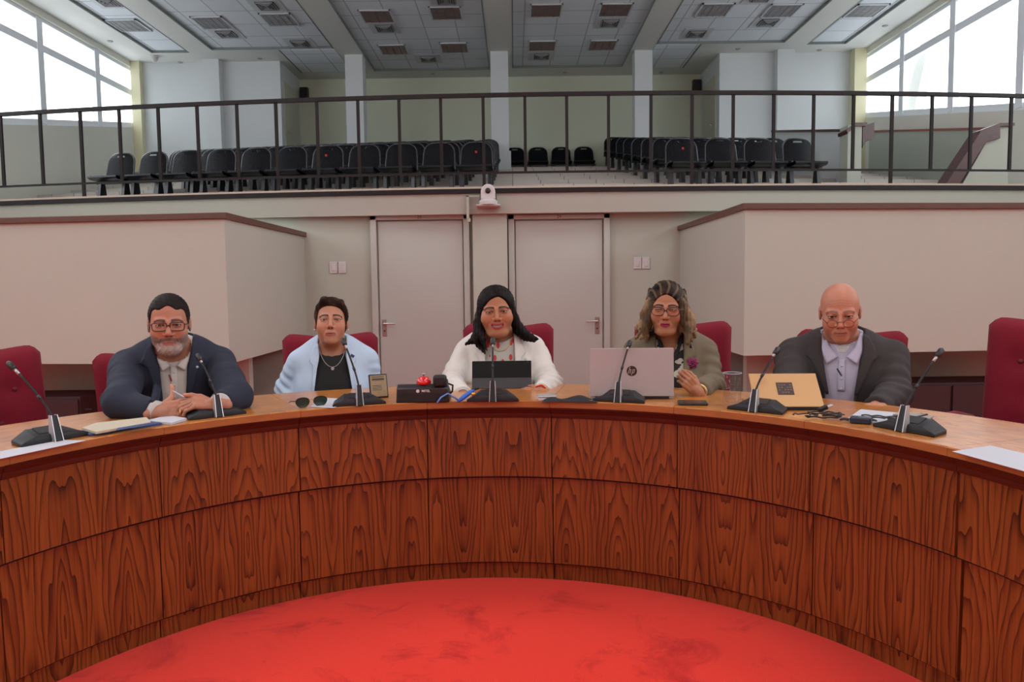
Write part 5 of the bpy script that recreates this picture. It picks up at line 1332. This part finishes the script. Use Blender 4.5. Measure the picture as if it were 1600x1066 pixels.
NECK_HL = [(-.10, .080), (-.072, .072), (-.050, .045), (-.036, .000), (-.010, -.020), (.004, -.020), (.018, .01), (.03, .0), (.05, -.075), (.11, -.09)]
def flat_hair(base, tip, f1=60, amp=.8, hi=None):
    def col(V):
        n_ = fbm((V[:, 0]*8, V[:, 1]*3, V[:, 2]*1.5), f1, 3); t = np.clip(n_*1.4, 0, 1)[:, None]
        C = np.array(base)*(1-t)+np.array(tip)*t
        return np.clip(C, 0, 1)
    return col
def locks(ctx, specs, h=.004, colfn=None, amp=.0022, k=.012):
    """long hair as merged tapering locks. specs: list of (points in head frame, radii)"""
    H, R, hs = ctx['H'], ctx['R'], ctx['hs']; W = []
    for pts, rr in specs: W.append(([H+R@(np.array(p)*hs) for p in pts], rr))
    A = np.concatenate([np.array(p) for p, _ in W]); lo = A.min(0)-.06; hi = A.max(0)+.06
    def fn(P):
        d = None
        for pts, rr in W:
            e = None
            for q in range(len(pts)-1):
                g = f_cap(P, pts[q], pts[q+1], rr[q]*hs, rr[q+1]*hs); e = g if e is None else smin(e, g, .010)
            d = e if d is None else smin(d, e, k)
        d = d+amp*np.sin(P[0]*420+9*P[2]+2.5*fbm(P, 18, 3))*.7+amp*.7*fbm(P, 55, 11)
        return np.maximum(d, -(toh_head(ctx, P)))
    V, Q = nets(fn, lo, hi, h)
    VH = (R.T @ (V-H).T).T/hs
    if colfn is None or getattr(colfn, 'locks', False):
        D_ = np.stack([np.min(np.stack([f_cap(V.T, p[q], p[q+1], r_[q]*hs, r_[q+1]*hs) for q in range(len(p)-1)]), 0) for p, r_ in W]); near = D_.argmin(0)
        return (V, Q, colfn(VH, near))
    return (V, Q, colfn(VH))
def toh_head(ctx, P):
    q = ctx['toh'](P); return (smin(f_ell(q, (0, .015, .034), (.0755, .095, .086)), f_ell(q, (0, -.025, -.030), (.058, .066, .080)), .03)-.001)*ctx['hs']

# ---- woman in the pale blue blazer
fB = dict(label='woman with short dark hair in pale blue blazer over a black top', pos=(-.845, 3.56), rz=.20, eye=(516.5, 500, 3.40), hrot=(-.20, .0, .02), hs=.92,
    sh=(.158, .02, .892), neckr=.051, girth=1.08, bust=True, skin=(.44, .205, .125), lips=(.30, .085, .07), brow=(.016, .009, .007), browt=.0048, browa=1, open=.0036, jaw=1.02, cheek=1.0, nose=1.0, blush=.45, gaze=(0, -1, -.12), smile=-.0005, eyesh=.6,
    arms=[(-1, (448, 606, 3.56), (474, 652, 3.44), (.060, .052, .042)), (1, (582, 600, 3.60), (560, 652, 3.46), (.060, .052, .042))])
fB['hands'] = [dict(arm=0, fwd=(.7, -.6, -.2), up=(0, -.3, 1), side=-1, curls=[.25]*4, thumb=[(.6, .5, 0), (.8, .3, 0), (1, .1, 0)], s=.82), dict(arm=1, fwd=(-.7, -.6, -.2), up=(0, -.3, 1), side=1, curls=[.25]*4, thumb=[(.6, .5, 0), (.8, .3, 0), (1, .1, 0)], s=.82)]
def build_B():
    c = make_person(fB); ws, ys, zs = c['ws'], c['ys'], c['zs']; r = c['root']
    op = dict(z=[.60, .74, .86, zs-.01, zs+.06], l=[-.088, -.082, -.066, -.058, -.060], r=[.090, .084, .062, .056, .060], depth=.02)
    cloth(c, 'blazer', M_LBLUE, c['arms'], op, off=.014, seed=12, wr=.0052); jk = c['jk']
    c2 = dict(c); fB['neckhole'] = .082; cloth(c, 'black_top', M_TEEB, [], None, off=.004, noarms=True, wr=.002, seed=14); tee = c['jk']; del fB['neckhole']
    for q in (-1, 1):
        strip(c, 'lapel', M_LBLUE, [(q*.062, zs+.045), (q*.060, zs-.02), (q*.070, .83), (q*.086, .72)], [(q*.080, zs+.040), (q*.104, zs-.030), (q*.088, zs-.050), (q*.092, .715)], .005, .0035, r, jk)
    MB().tube([(c['nb'][0]+.056*math.cos(a), front_y(c['body'], c['nb'][0]+.056*math.cos(a), zs+.018-.075*abs(math.sin(a))**1.5)-.006, zs+.018-.075*abs(math.sin(a))**1.5) for a in np.linspace(PI, 2*PI, 25)], .0013, 6).build('necklace', M_SILVER, r, True)
    zc = zs-.058; MB().lathe([(.004, -.001), (.0075, -.001), (.0075, .001), (.004, .001)], (c['nb'][0], front_y(c['body'], 0, zc)-.008, zc-.006), 14, 'y').build('pendant', M_SILVER, r)
    MB().box(-.009, -.003, -.006, .009, 0, .006).build('lapel_pin', M_BLUE, r, loc=(.088, front_y(jk, .088, zs-.02)-.008, zs-.01), rot=(0, .5, 0))
    for q in (-1, 1): MB().sphere(hw(c, (q*.079, .000, -.037)), .0055, 8).build('pearl_earring', M_PAPER, r, True)
    HL = [(-.10, .074), (-.060, .062), (-.046, .048), (-.034, .010), (-.020, -.012), (-.008, -.020), (.004, .010), (.018, .02), (.03, .0), (.05, -.06), (.11, -.075)]
    extra = [((-.030, -.062, .100), (.045, -.058, .086), .018, .017), ((.045, -.058, .088), (.070, -.03, .045), .018, .010), ((-.030, -.060, .098), (-.062, -.035, .070), .020, .012)]
    p = hair_sdf_cap(c, HL, .006, fringe=lambda x, y: np.where(y < -.045, .006-.35*np.abs(x)*(x > 0)*.3, 0), extra=extra, colfn=flat_hair((.016, .009, .006), (.060, .030, .016)), ridge=.0013, rfreq=46, part=-.03)
    rawmesh('hair', [p], M_HAIR, r)
build_B()

# ---- smiling woman in the white blazer
fC = dict(label='smiling woman with long black hair in white blazer', pos=(-.070, 3.64), rz=.02, eye=(776, 488, 3.47), hrot=(.02, .02, -.05), hs=.93, wide=1.12,
    sh=(.166, .02, .925), neckr=.053, girth=1.15, bust=True, neckx=0, skin=(.40, .170, .088), lips=(.34, .040, .045), brow=(.010, .006, .005), browt=.0046, browa=1, open=.0038, jaw=1.02, cheek=1.08, nose=1.0, blush=.5, gaze=(0, -1, -.03), smile=.0095, gape=.0042, mouthw=.029, dbl=True, eyesh=.7, eyeshade=(.45, .38, .36),
    arms=[(-1, (706, 600, 3.50), (722, 618, 3.27), (.062, .054, .042)), (1, (860, 600, 3.50), (846, 612, 3.30), (.062, .054, .044))])
fC['hands'] = [dict(arm=0, fwd=(.85, .35, .05), up=(0, -.35, 1), side=-1, curls=[.25, .28, .3, .32], thumb=[(.7, .6, -.1), (.9, .2, -.1), (1, 0, -.1)], s=.82, ext=.03), dict(arm=1, fwd=(-.75, .25, .0), up=(.1, -.7, .8), side=1, curls=[.35, .4, .45, .5], thumb=[(.7, .6, -.1), (.9, .2, -.1), (1, 0, -.1)], s=.82, ext=.03)]
def build_C():
    c = make_person(fC); ws, ys, zs = c['ws'], c['ys'], c['zs']; r = c['root']
    op = dict(z=[.60, .76, .86, zs-.01, zs+.06], l=[-.050, -.058, -.068, -.066, -.062], r=[.050, .058, .068, .066, .062], depth=.02)
    cloth(c, 'blazer', M_WBLZ, c['arms'], op, off=.014, seed=22, wr=.0085); jk = c['jk']
    m_, t, b, N, M, L = nodes('printed_blouse'); tcn = N('ShaderNodeTexCoord'); vo = N('ShaderNodeTexVoronoi'); vo.inputs['Scale'].default_value = 44
    mp = N('ShaderNodeMapping'); mp.inputs['Scale'].default_value = (1, .2, .55); mp.inputs['Rotation'].default_value = (0, .6, 0); L(tcn.outputs['Object'], mp.inputs[0]); L(mp.outputs[0], vo.inputs[0])
    cr = N('ShaderNodeValToRGB'); e = cr.color_ramp.elements; cr.color_ramp.interpolation = 'CONSTANT'; e[0].color = (.55, .045, .035, 1); e[1].position = .34; e[1].color = (.46, .44, .38, 1); L(vo.outputs['Distance'], cr.inputs[0]); L(cr.outputs[0], b.inputs['Base Color']); b.inputs['Roughness'].default_value = .7
    fC['neckhole'] = .078; cloth(c, 'printed_top', m_, [], None, off=.004, noarms=True, wr=.002, seed=24); top = c['jk']; del fC['neckhole']
    for q in (-1, 1):
        strip(c, 'lapel', M_WBLZ, [(q*.066, zs+.045), (q*.068, zs-.03), (q*.070, .85), (q*.056, .74)], [(q*.086, zs+.040), (q*.122, zs-.045), (q*.100, zs-.060), (q*.064, .735)], .006, .0035, r, jk)
        MB().sphere(hw(c, (q*.0785, .000, -.034)), .0055, 8).build('pearl_earring', M_PAPER, r, True)
    MB().sphere((.118, front_y(jk, .118, zs-.075)-.009, zs-.075), .007, 8, (1, .4, 1.3)).build('lapel_pin', M_GREEN, r, True)
    MB().tube([(.050*math.cos(a), front_y(c['body'], .05*math.cos(a), zs+.010-.045*abs(math.sin(a))**1.5)-.006, zs+.010-.045*abs(math.sin(a))**1.5) for a in np.linspace(PI, 2*PI, 21)], .0014, 6).build('necklace', M_GOLD, r, True)
    # teeth
    P = []
    for x in np.linspace(-.021, .021, 13): P.append([hw(c, (x, -.0815+.010*(x/.029)**2, -.0648+.0095*(x/.029)**2)), hw(c, (x, -.0815+.010*(x/.029)**2, -.0736+.0095*(x/.029)**2))])
    MB().grid(P).build('teeth', mat('tooth_enamel', (.62, .58, .52), .25, noise=.02), r, True)
    col = flat_hair((.006, .004, .004), (.020, .013, .011))
    HL = [(-.10, .080), (-.072, .068), (-.060, .048), (-.048, .010), (-.040, -.03), (-.02, -.06), (.0, -.08), (.05, -.09), (.11, -.10)]
    p = hair_sdf_cap(c, HL, .007, fringe=lambda x, y: np.where(y < -.05, .012-.5*np.abs(x-.012), 0), colfn=col, ridge=.0010, rfreq=40, part=.012)
    L_ = [([(-.070, -.012, .03), (-.085, .0, -.04), (-.092, -.01, -.09), (-.115, -.035, -.130), (-.160, -.045, -.150)], [.020, .022, .026, .022, .006]),
          ([(-.072, .02, .03), (-.090, .03, -.05), (-.095, .03, -.11), (-.090, -.01, -.16), (-.070, -.065, -.200)], [.022, .026, .028, .020, .005]),
          ([(-.076, -.03, .0), (-.082, -.02, -.07), (-.075, -.055, -.135), (-.060, -.085, -.185)], [.010, .016, .014, .004]),
          ([(.066, -.02, .04), (.080, -.005, -.02), (.095, .005, -.07), (.120, .0, -.110), (.165, -.015, -.140), (.200, -.03, -.150)], [.018, .020, .024, .026, .016, .004]),
          ([(.068, .02, .03), (.086, .03, -.05), (.105, .02, -.10), (.140, .0, -.135), (.180, -.02, -.160)], [.022, .026, .028, .022, .006]),
          ([(0, .08, .05), (0, .09, -.06), (0, .08, -.14)], [.05, .06, .05])]
    q = locks(c, L_, colfn=col)
    rawmesh('hair', [p, q], M_HAIR, r)
    for k, (a, z_) in enumerate(((1, 0), (1, .012), (0, 0))):
        w_ = c['arms'][a]['pts'][2]+c['arms'][a]['dir']*(.012+z_); d = c['arms'][a]['dir']; x = np.cross(d, (0, 0, 1)); x /= np.linalg.norm(x); y = np.cross(d, x)
        MB().tube([w_+(x*math.cos(t)+y*math.sin(t))*.031 for t in np.linspace(0, 2*PI, 25)], .0035, 6, False).build('bracelet', (M_GOLD, M_REDG, M_WHITE)[k], r, True)
build_C()

# ---- woman with the brooch
fD = dict(label='woman in black glasses and olive blazer with purple flower brooch looking down', pos=(.705, 3.48), rz=-.20, eye=(1040, 485, 3.30), hrot=(.10, -.02, .03), hs=.92, wide=1.05,
    sh=(.160, .02, .925), neckr=.052, girth=1.12, bust=True, neckx=0, skin=(.42, .185, .10), lips=(.30, .025, .065), brow=(.012, .007, .005), browt=.0044, browa=1, open=.0014, jaw=1.0, cheek=1.05, nose=1.0, blush=.45, gaze=(0, -1, -.6), smile=.002, dbl=True, eyesh=.55, lip=1.05, mouthw=.021,
    arms=[(-1, (988, 604, 3.42), (955, 615, 3.28), (.060, .052, .040)), (1, (1112, 600, 3.36), (1093, 612, 3.08), (.060, .054, .042))])
fD['nail'] = (.30, .01, .02)
fD['hands'] = [dict(arm=0, fwd=(-.85, -.6, .12), up=(-.3, .1, 1), side=-1, curls=[.35, .35, .4, .45], thumb=[(.6, .7, -.2), (.8, .4, -.2), (1, .2, -.2)], s=.80, ext=.03),
               dict(arm=1, fwd=(-.55, -.30, .62), up=(.2, -1, .05), side=1, curls=[(.75, .9, .5), (.85, .9, .6), (.9, .9, .6), (.95, .9, .6)], thumb=[(.9, .35, -.35), (.8, .1, -.7), (.6, -.3, -.7)], s=.82, ext=.035)]
def build_D():
    c = make_person(fD); ws, ys, zs = c['ws'], c['ys'], c['zs']; r = c['root']
    op = dict(z=[.60, .74, .86, zs-.01, zs+.06], l=[-.056, -.060, -.066, -.064, -.060], r=[.050, .054, .060, .060, .060], depth=.02)
    cloth(c, 'blazer', M_OLIVE, c['arms'], op, off=.014, seed=32, wr=.0065); jk = c['jk']
    m_, t, b, N, M, L = nodes('animal_print_blouse'); tcn = N('ShaderNodeTexCoord'); n = N('ShaderNodeTexNoise'); n.inputs['Scale'].default_value = 24; n.inputs['Detail'].default_value = 1.5; n.inputs['Distortion'].default_value = .6
    L(tcn.outputs['Object'], n.inputs[0]); cr = N('ShaderNodeValToRGB'); cr.color_ramp.interpolation = 'CONSTANT'; e = cr.color_ramp.elements; e[0].color = (.012, .011, .010, 1); e[1].position = .52; e[1].color = (.50, .47, .38, 1); L(n.outputs[0], cr.inputs[0]); L(cr.outputs[0], b.inputs['Base Color']); b.inputs['Roughness'].default_value = .7
    ci = dict(z=[.6, zs-.075, zs-.03, zs+.06, zs+.1], l=[.02, .0, -.022, -.050, -.06], r=[-.02, .0, .022, .050, .06], depth=.02)
    cloth(c, 'blouse', m_, [], ci, off=.004, noarms=True, wr=.002, seed=34); bl_ = c['jk']
    for q in (-1, 1):
        strip(c, 'collar_trim', M_TEEB, [(q*.002, zs-.082), (q*.024, zs-.03), (q*.052, zs+.05)], [(q*.016, zs-.088), (q*.042, zs-.03), (q*.064, zs+.05)], .004, .002, r, bl_)
        strip(c, 'lapel', M_OLIVE, [(q*.062, zs+.045), (q*.063, zs-.03), (q*.062, .85), (q*.052, .74)], [(q*.082, zs+.040), (q*.114, zs-.045), (q*.096, zs-.060), (q*.062, .735)], .006, .0035, r, jk)
    # brooch
    bz = zs-.078; by = front_y(jk, .098, bz)-.016; br = empty('flower_brooch', (.098, by, bz), parent=r); mf = mat('magenta_petal', (.22, .008, .075), .6)
    for k in range(14):
        a = 2*PI*k/7+(.4 if k > 6 else 0); l = .026 if k < 7 else .018; d = np.array((math.cos(a), -.35 if k > 6 else -.05, math.sin(a)))
        MB().tube([d*.003, d*l*.6, d*l], [.005, .0085, .003], 8).build('petal', mf, br, True)
    MB().sphere((0, -.008, 0), .006, 8).build('flower_centre', mat('dark_magenta', (.10, .004, .03), .6), br, True)
    MB().prism([(-.006, 0, -.012), (.006, 0, -.012), (0, 0, .010)], (0, -.003, 0)).build('ribbon_pin', M_RAIL, r, loc=(.090, front_y(jk, .09, zs-.01)-.010, zs-.005))
    hi, lo_ = np.array((.30, .20, .11)), np.array((.026, .016, .011))
    def col(V, near=None):
        if near is None:
            ang = np.arctan2(V[:, 0]+.01, V[:, 2]); t = np.clip(np.sin(ang*17+2*np.sin(V[:, 1]*30))*1.1-.5, 0, 1)*.6+.08*fbm(V.T, 80, 5)
        else: t = np.clip(((near*7) % 5)/4.0*.75+.15+np.clip((-.02-V[:, 2])*3, 0, .25)+.12*fbm(V.T, 60, 3), 0, 1)*np.clip((.10-V[:, 2])/.05, .1, 1)
        t = t[:, None]; return lo_*(1-t)+hi*t
    col.locks = True
    HL = [(-.10, .082), (-.072, .070), (-.060, .050), (-.050, .015), (-.040, -.03), (-.02, -.06), (.0, -.08), (.05, -.09), (.11, -.10)]
    p = hair_sdf_cap(c, HL, .006, fringe=lambda x, y: np.where(y < -.05, .006-.4*np.abs(x-.0), 0), colfn=col, ridge=.0018, rfreq=34)
    def wav(x0, y0, z0, x1, y1, z1, r0, r1, ph, n=9, am=.011):
        pts = []; rr = []
        for i in range(n):
            t = i/(n-1); pts.append((x0+(x1-x0)*t+am*math.sin(ph+t*9)*min(1, t*2), y0+(y1-y0)*t+am*math.cos(ph+t*8)*min(1, t*2), z0+(z1-z0)*t)); rr.append(r0+(r1-r0)*t+.004*math.sin(PI*t))
        return pts, rr
    L_ = []
    for q in (-1, 1):
        for k in range(6):
            L_.append(wav(q*(.060+.004*k), -.045+.022*k, .045+.006*k, q*(.098+.014*math.sin(k*2.1)+(.012 if q > 0 else 0)), -.055+.024*k, -.155+.012*(k % 3), .013, .010, k*1.7+q))
        for k in range(4):
            L_.append(wav(q*(.075), -.03+.025*k, .04, q*(.118+.010*(k % 2)+(.012 if q > 0 else 0)), -.035+.02*k, -.100-.018*k, .012, .007, k*2.3+1, am=.013))
    L_.append(([(0, .085, .05), (0, .105, -.06), (0, .105, -.13)], [.050, .052, .045]))
    q_ = locks(c, L_, colfn=col, amp=.0024, k=.006)
    rawmesh('hair', [p, q_], M_HAIR, r)
    glasses(c, mat('dark_maroon_frame', (.030, .006, .008), .25, coat=.6), .0275, .0195, -.005, -.099, 2.7, .0022, .0325)
    a = c['arms'][1]; w_ = a['pts'][2]+a['dir']*.020; d = a['dir']; x = np.cross(d, (0, 0, 1)); x /= np.linalg.norm(x); y = np.cross(d, x)
    MB().tube([w_+(x*math.cos(t)+y*math.sin(t))*.029 for t in np.linspace(0, 2*PI, 25)], .005, 8, False).build('wrist_watch', M_GOLD, r, True)
    MB().tube([w_-d*.016+(x*math.cos(t)+y*math.sin(t))*.030 for t in np.linspace(0, 2*PI, 25)], .003, 8, False).build('bracelet', M_SILVER, r, True)
build_D()

# ---- bald man
fE = dict(label='bald man in charcoal blazer with round glasses low on his nose', pos=(1.335, 3.13), rz=-.38, eye=(1313, 496, 2.98), hrot=(.20, .0, -.03), hs=.95,
    sh=(.190, .03, .925), neckr=.060, girth=1.1, neckx=0, skin=(.46, .200, .125), lips=(.36, .13, .10), brow=(.12, .065, .045), browt=.0045, browa=.7, open=.0028, jaw=1.06, cheek=1.02, nose=1.08, blush=.55, gaze=(0, -1, .22), smile=.003, lip=.7, wrinkle=True, mouthw=.026, stubble=False, eyesh=.8, eyeshade=(.42, .34, .30),
    arms=[(-1, (1232, 612, 3.02), (1262, 640, 2.86), (.072, .060, .044)), (1, (1398, 616, 2.96), (1368, 637, 2.80), (.072, .060, .046))])
fE['hands'] = [dict(arm=0, fwd=(.8, -.3, -.05), up=(0, -.3, 1), side=-1, curls=[.2, .25, .3, .3], thumb=[(.7, .6, -.1), (.9, .2, -.1), (1, 0, -.1)], s=.93), dict(arm=1, fwd=(-.9, -.15, -.06), up=(0, -.3, 1), side=1, curls=[.2, .25, .3, .3], thumb=[(.7, .6, -.1), (.9, .2, -.1), (1, 0, -.1)], s=.93)]
def build_E():
    c = make_person(fE); ws, ys, zs = c['ws'], c['ys'], c['zs']; r = c['root']
    op = dict(z=[.60, .76, .86, zs+.0, zs+.09], l=[-.052, -.060, -.070, -.078, -.082], r=[.040, .048, .062, .076, .082], depth=.02)
    cloth(c, 'blazer', M_GREYJ, c['arms'], op, off=.018, seed=42, wr=.0062); jk = c['jk']
    cloth(c, 'shirt', M_SHIRTE, [], None, off=.006, noarms=True, wr=.004, seed=44); sh = c['jk']
    for q in (-1, 1):
        strip(c, 'lapel', M_GREYJ, [(q*.078, zs+.06), (q*.075, zs-.01), (q*.064, .85), (q*.046, .75)], [(q*.098, zs+.05), (q*.136, zs-.03), (q*.112, zs-.045), (q*.056, .745)], .006, .004, r, jk)
        strip(c, 'collar', M_SHIRTE, [(q*.066, zs+.06), (q*.045, zs+.01), (q*.016, zs-.028)], [(q*.072, zs+.06), (q*.080, zs+.0), (q*.056, zs-.058)], .012, .003, r, sh, curl=.004)
    collar_ring(c, M_SHIRTE, c['nr']+.013, c['nb'][2]-.022, c['nb'][2]+.030, .50, tilt=-.05)
    strip(c, 'undershirt', M_WHITE, [(-.028, zs+.012), (-.014, zs-.012)], [(.028, zs+.012), (.014, zs-.012)], .008, .003, r, c['body'])
    strip(c, 'placket', M_SHIRTE, [(-.012, zs-.04), (-.014, .76)], [(.012, zs-.04), (.012, .76)], .003, .002, r, sh)
    for z in (.86, .81, .77): MB().sphere((0, front_y(sh, 0, z)-.006, z), .0045, 6, (1, .5, 1)).build('button', M_PAPER, r, True)
    MB().tube([(-.018, front_y(sh, -.018, .842)-.010, .850), (.0, front_y(sh, 0, .82)-.010, .822)], .003, 6).build('clip_microphone', M_BLACK, r)
    # half-moon reading glasses low on the nose
    g = empty('eyeglasses', (0, 0, 0), parent=r); m_ = mat('thin_dark_wire', (.06, .04, .035), .3, .8)
    for q in (-1, 1):
        ring = [hw(c, (q*.030+.0200*math.cos(t), -.108+.10*(abs(math.cos(t))*.02), -.022+.0155*math.sin(t))) for t in np.linspace(0, 2*PI, 29)]
        MB().tube(ring, .0010, 6, False).build('rim', m_, g, True); MB().add(ring[:-1], [tuple(range(28))]).build('lens', M_LENS, g)
        MB().tube([hw(c, (q*.050, -.106, -.018)), hw(c, (q*.071, -.07, -.006)), hw(c, (q*.0765, .0, .012)), hw(c, (q*.077, .02, .010))], .0011, 6).build('temple', m_, g, True)
    MB().tube([hw(c, (-.011, -.108, -.016)), hw(c, (0, -.113, -.012)), hw(c, (.011, -.108, -.016))], .0011, 6).build('bridge', m_, g, True)
build_E()
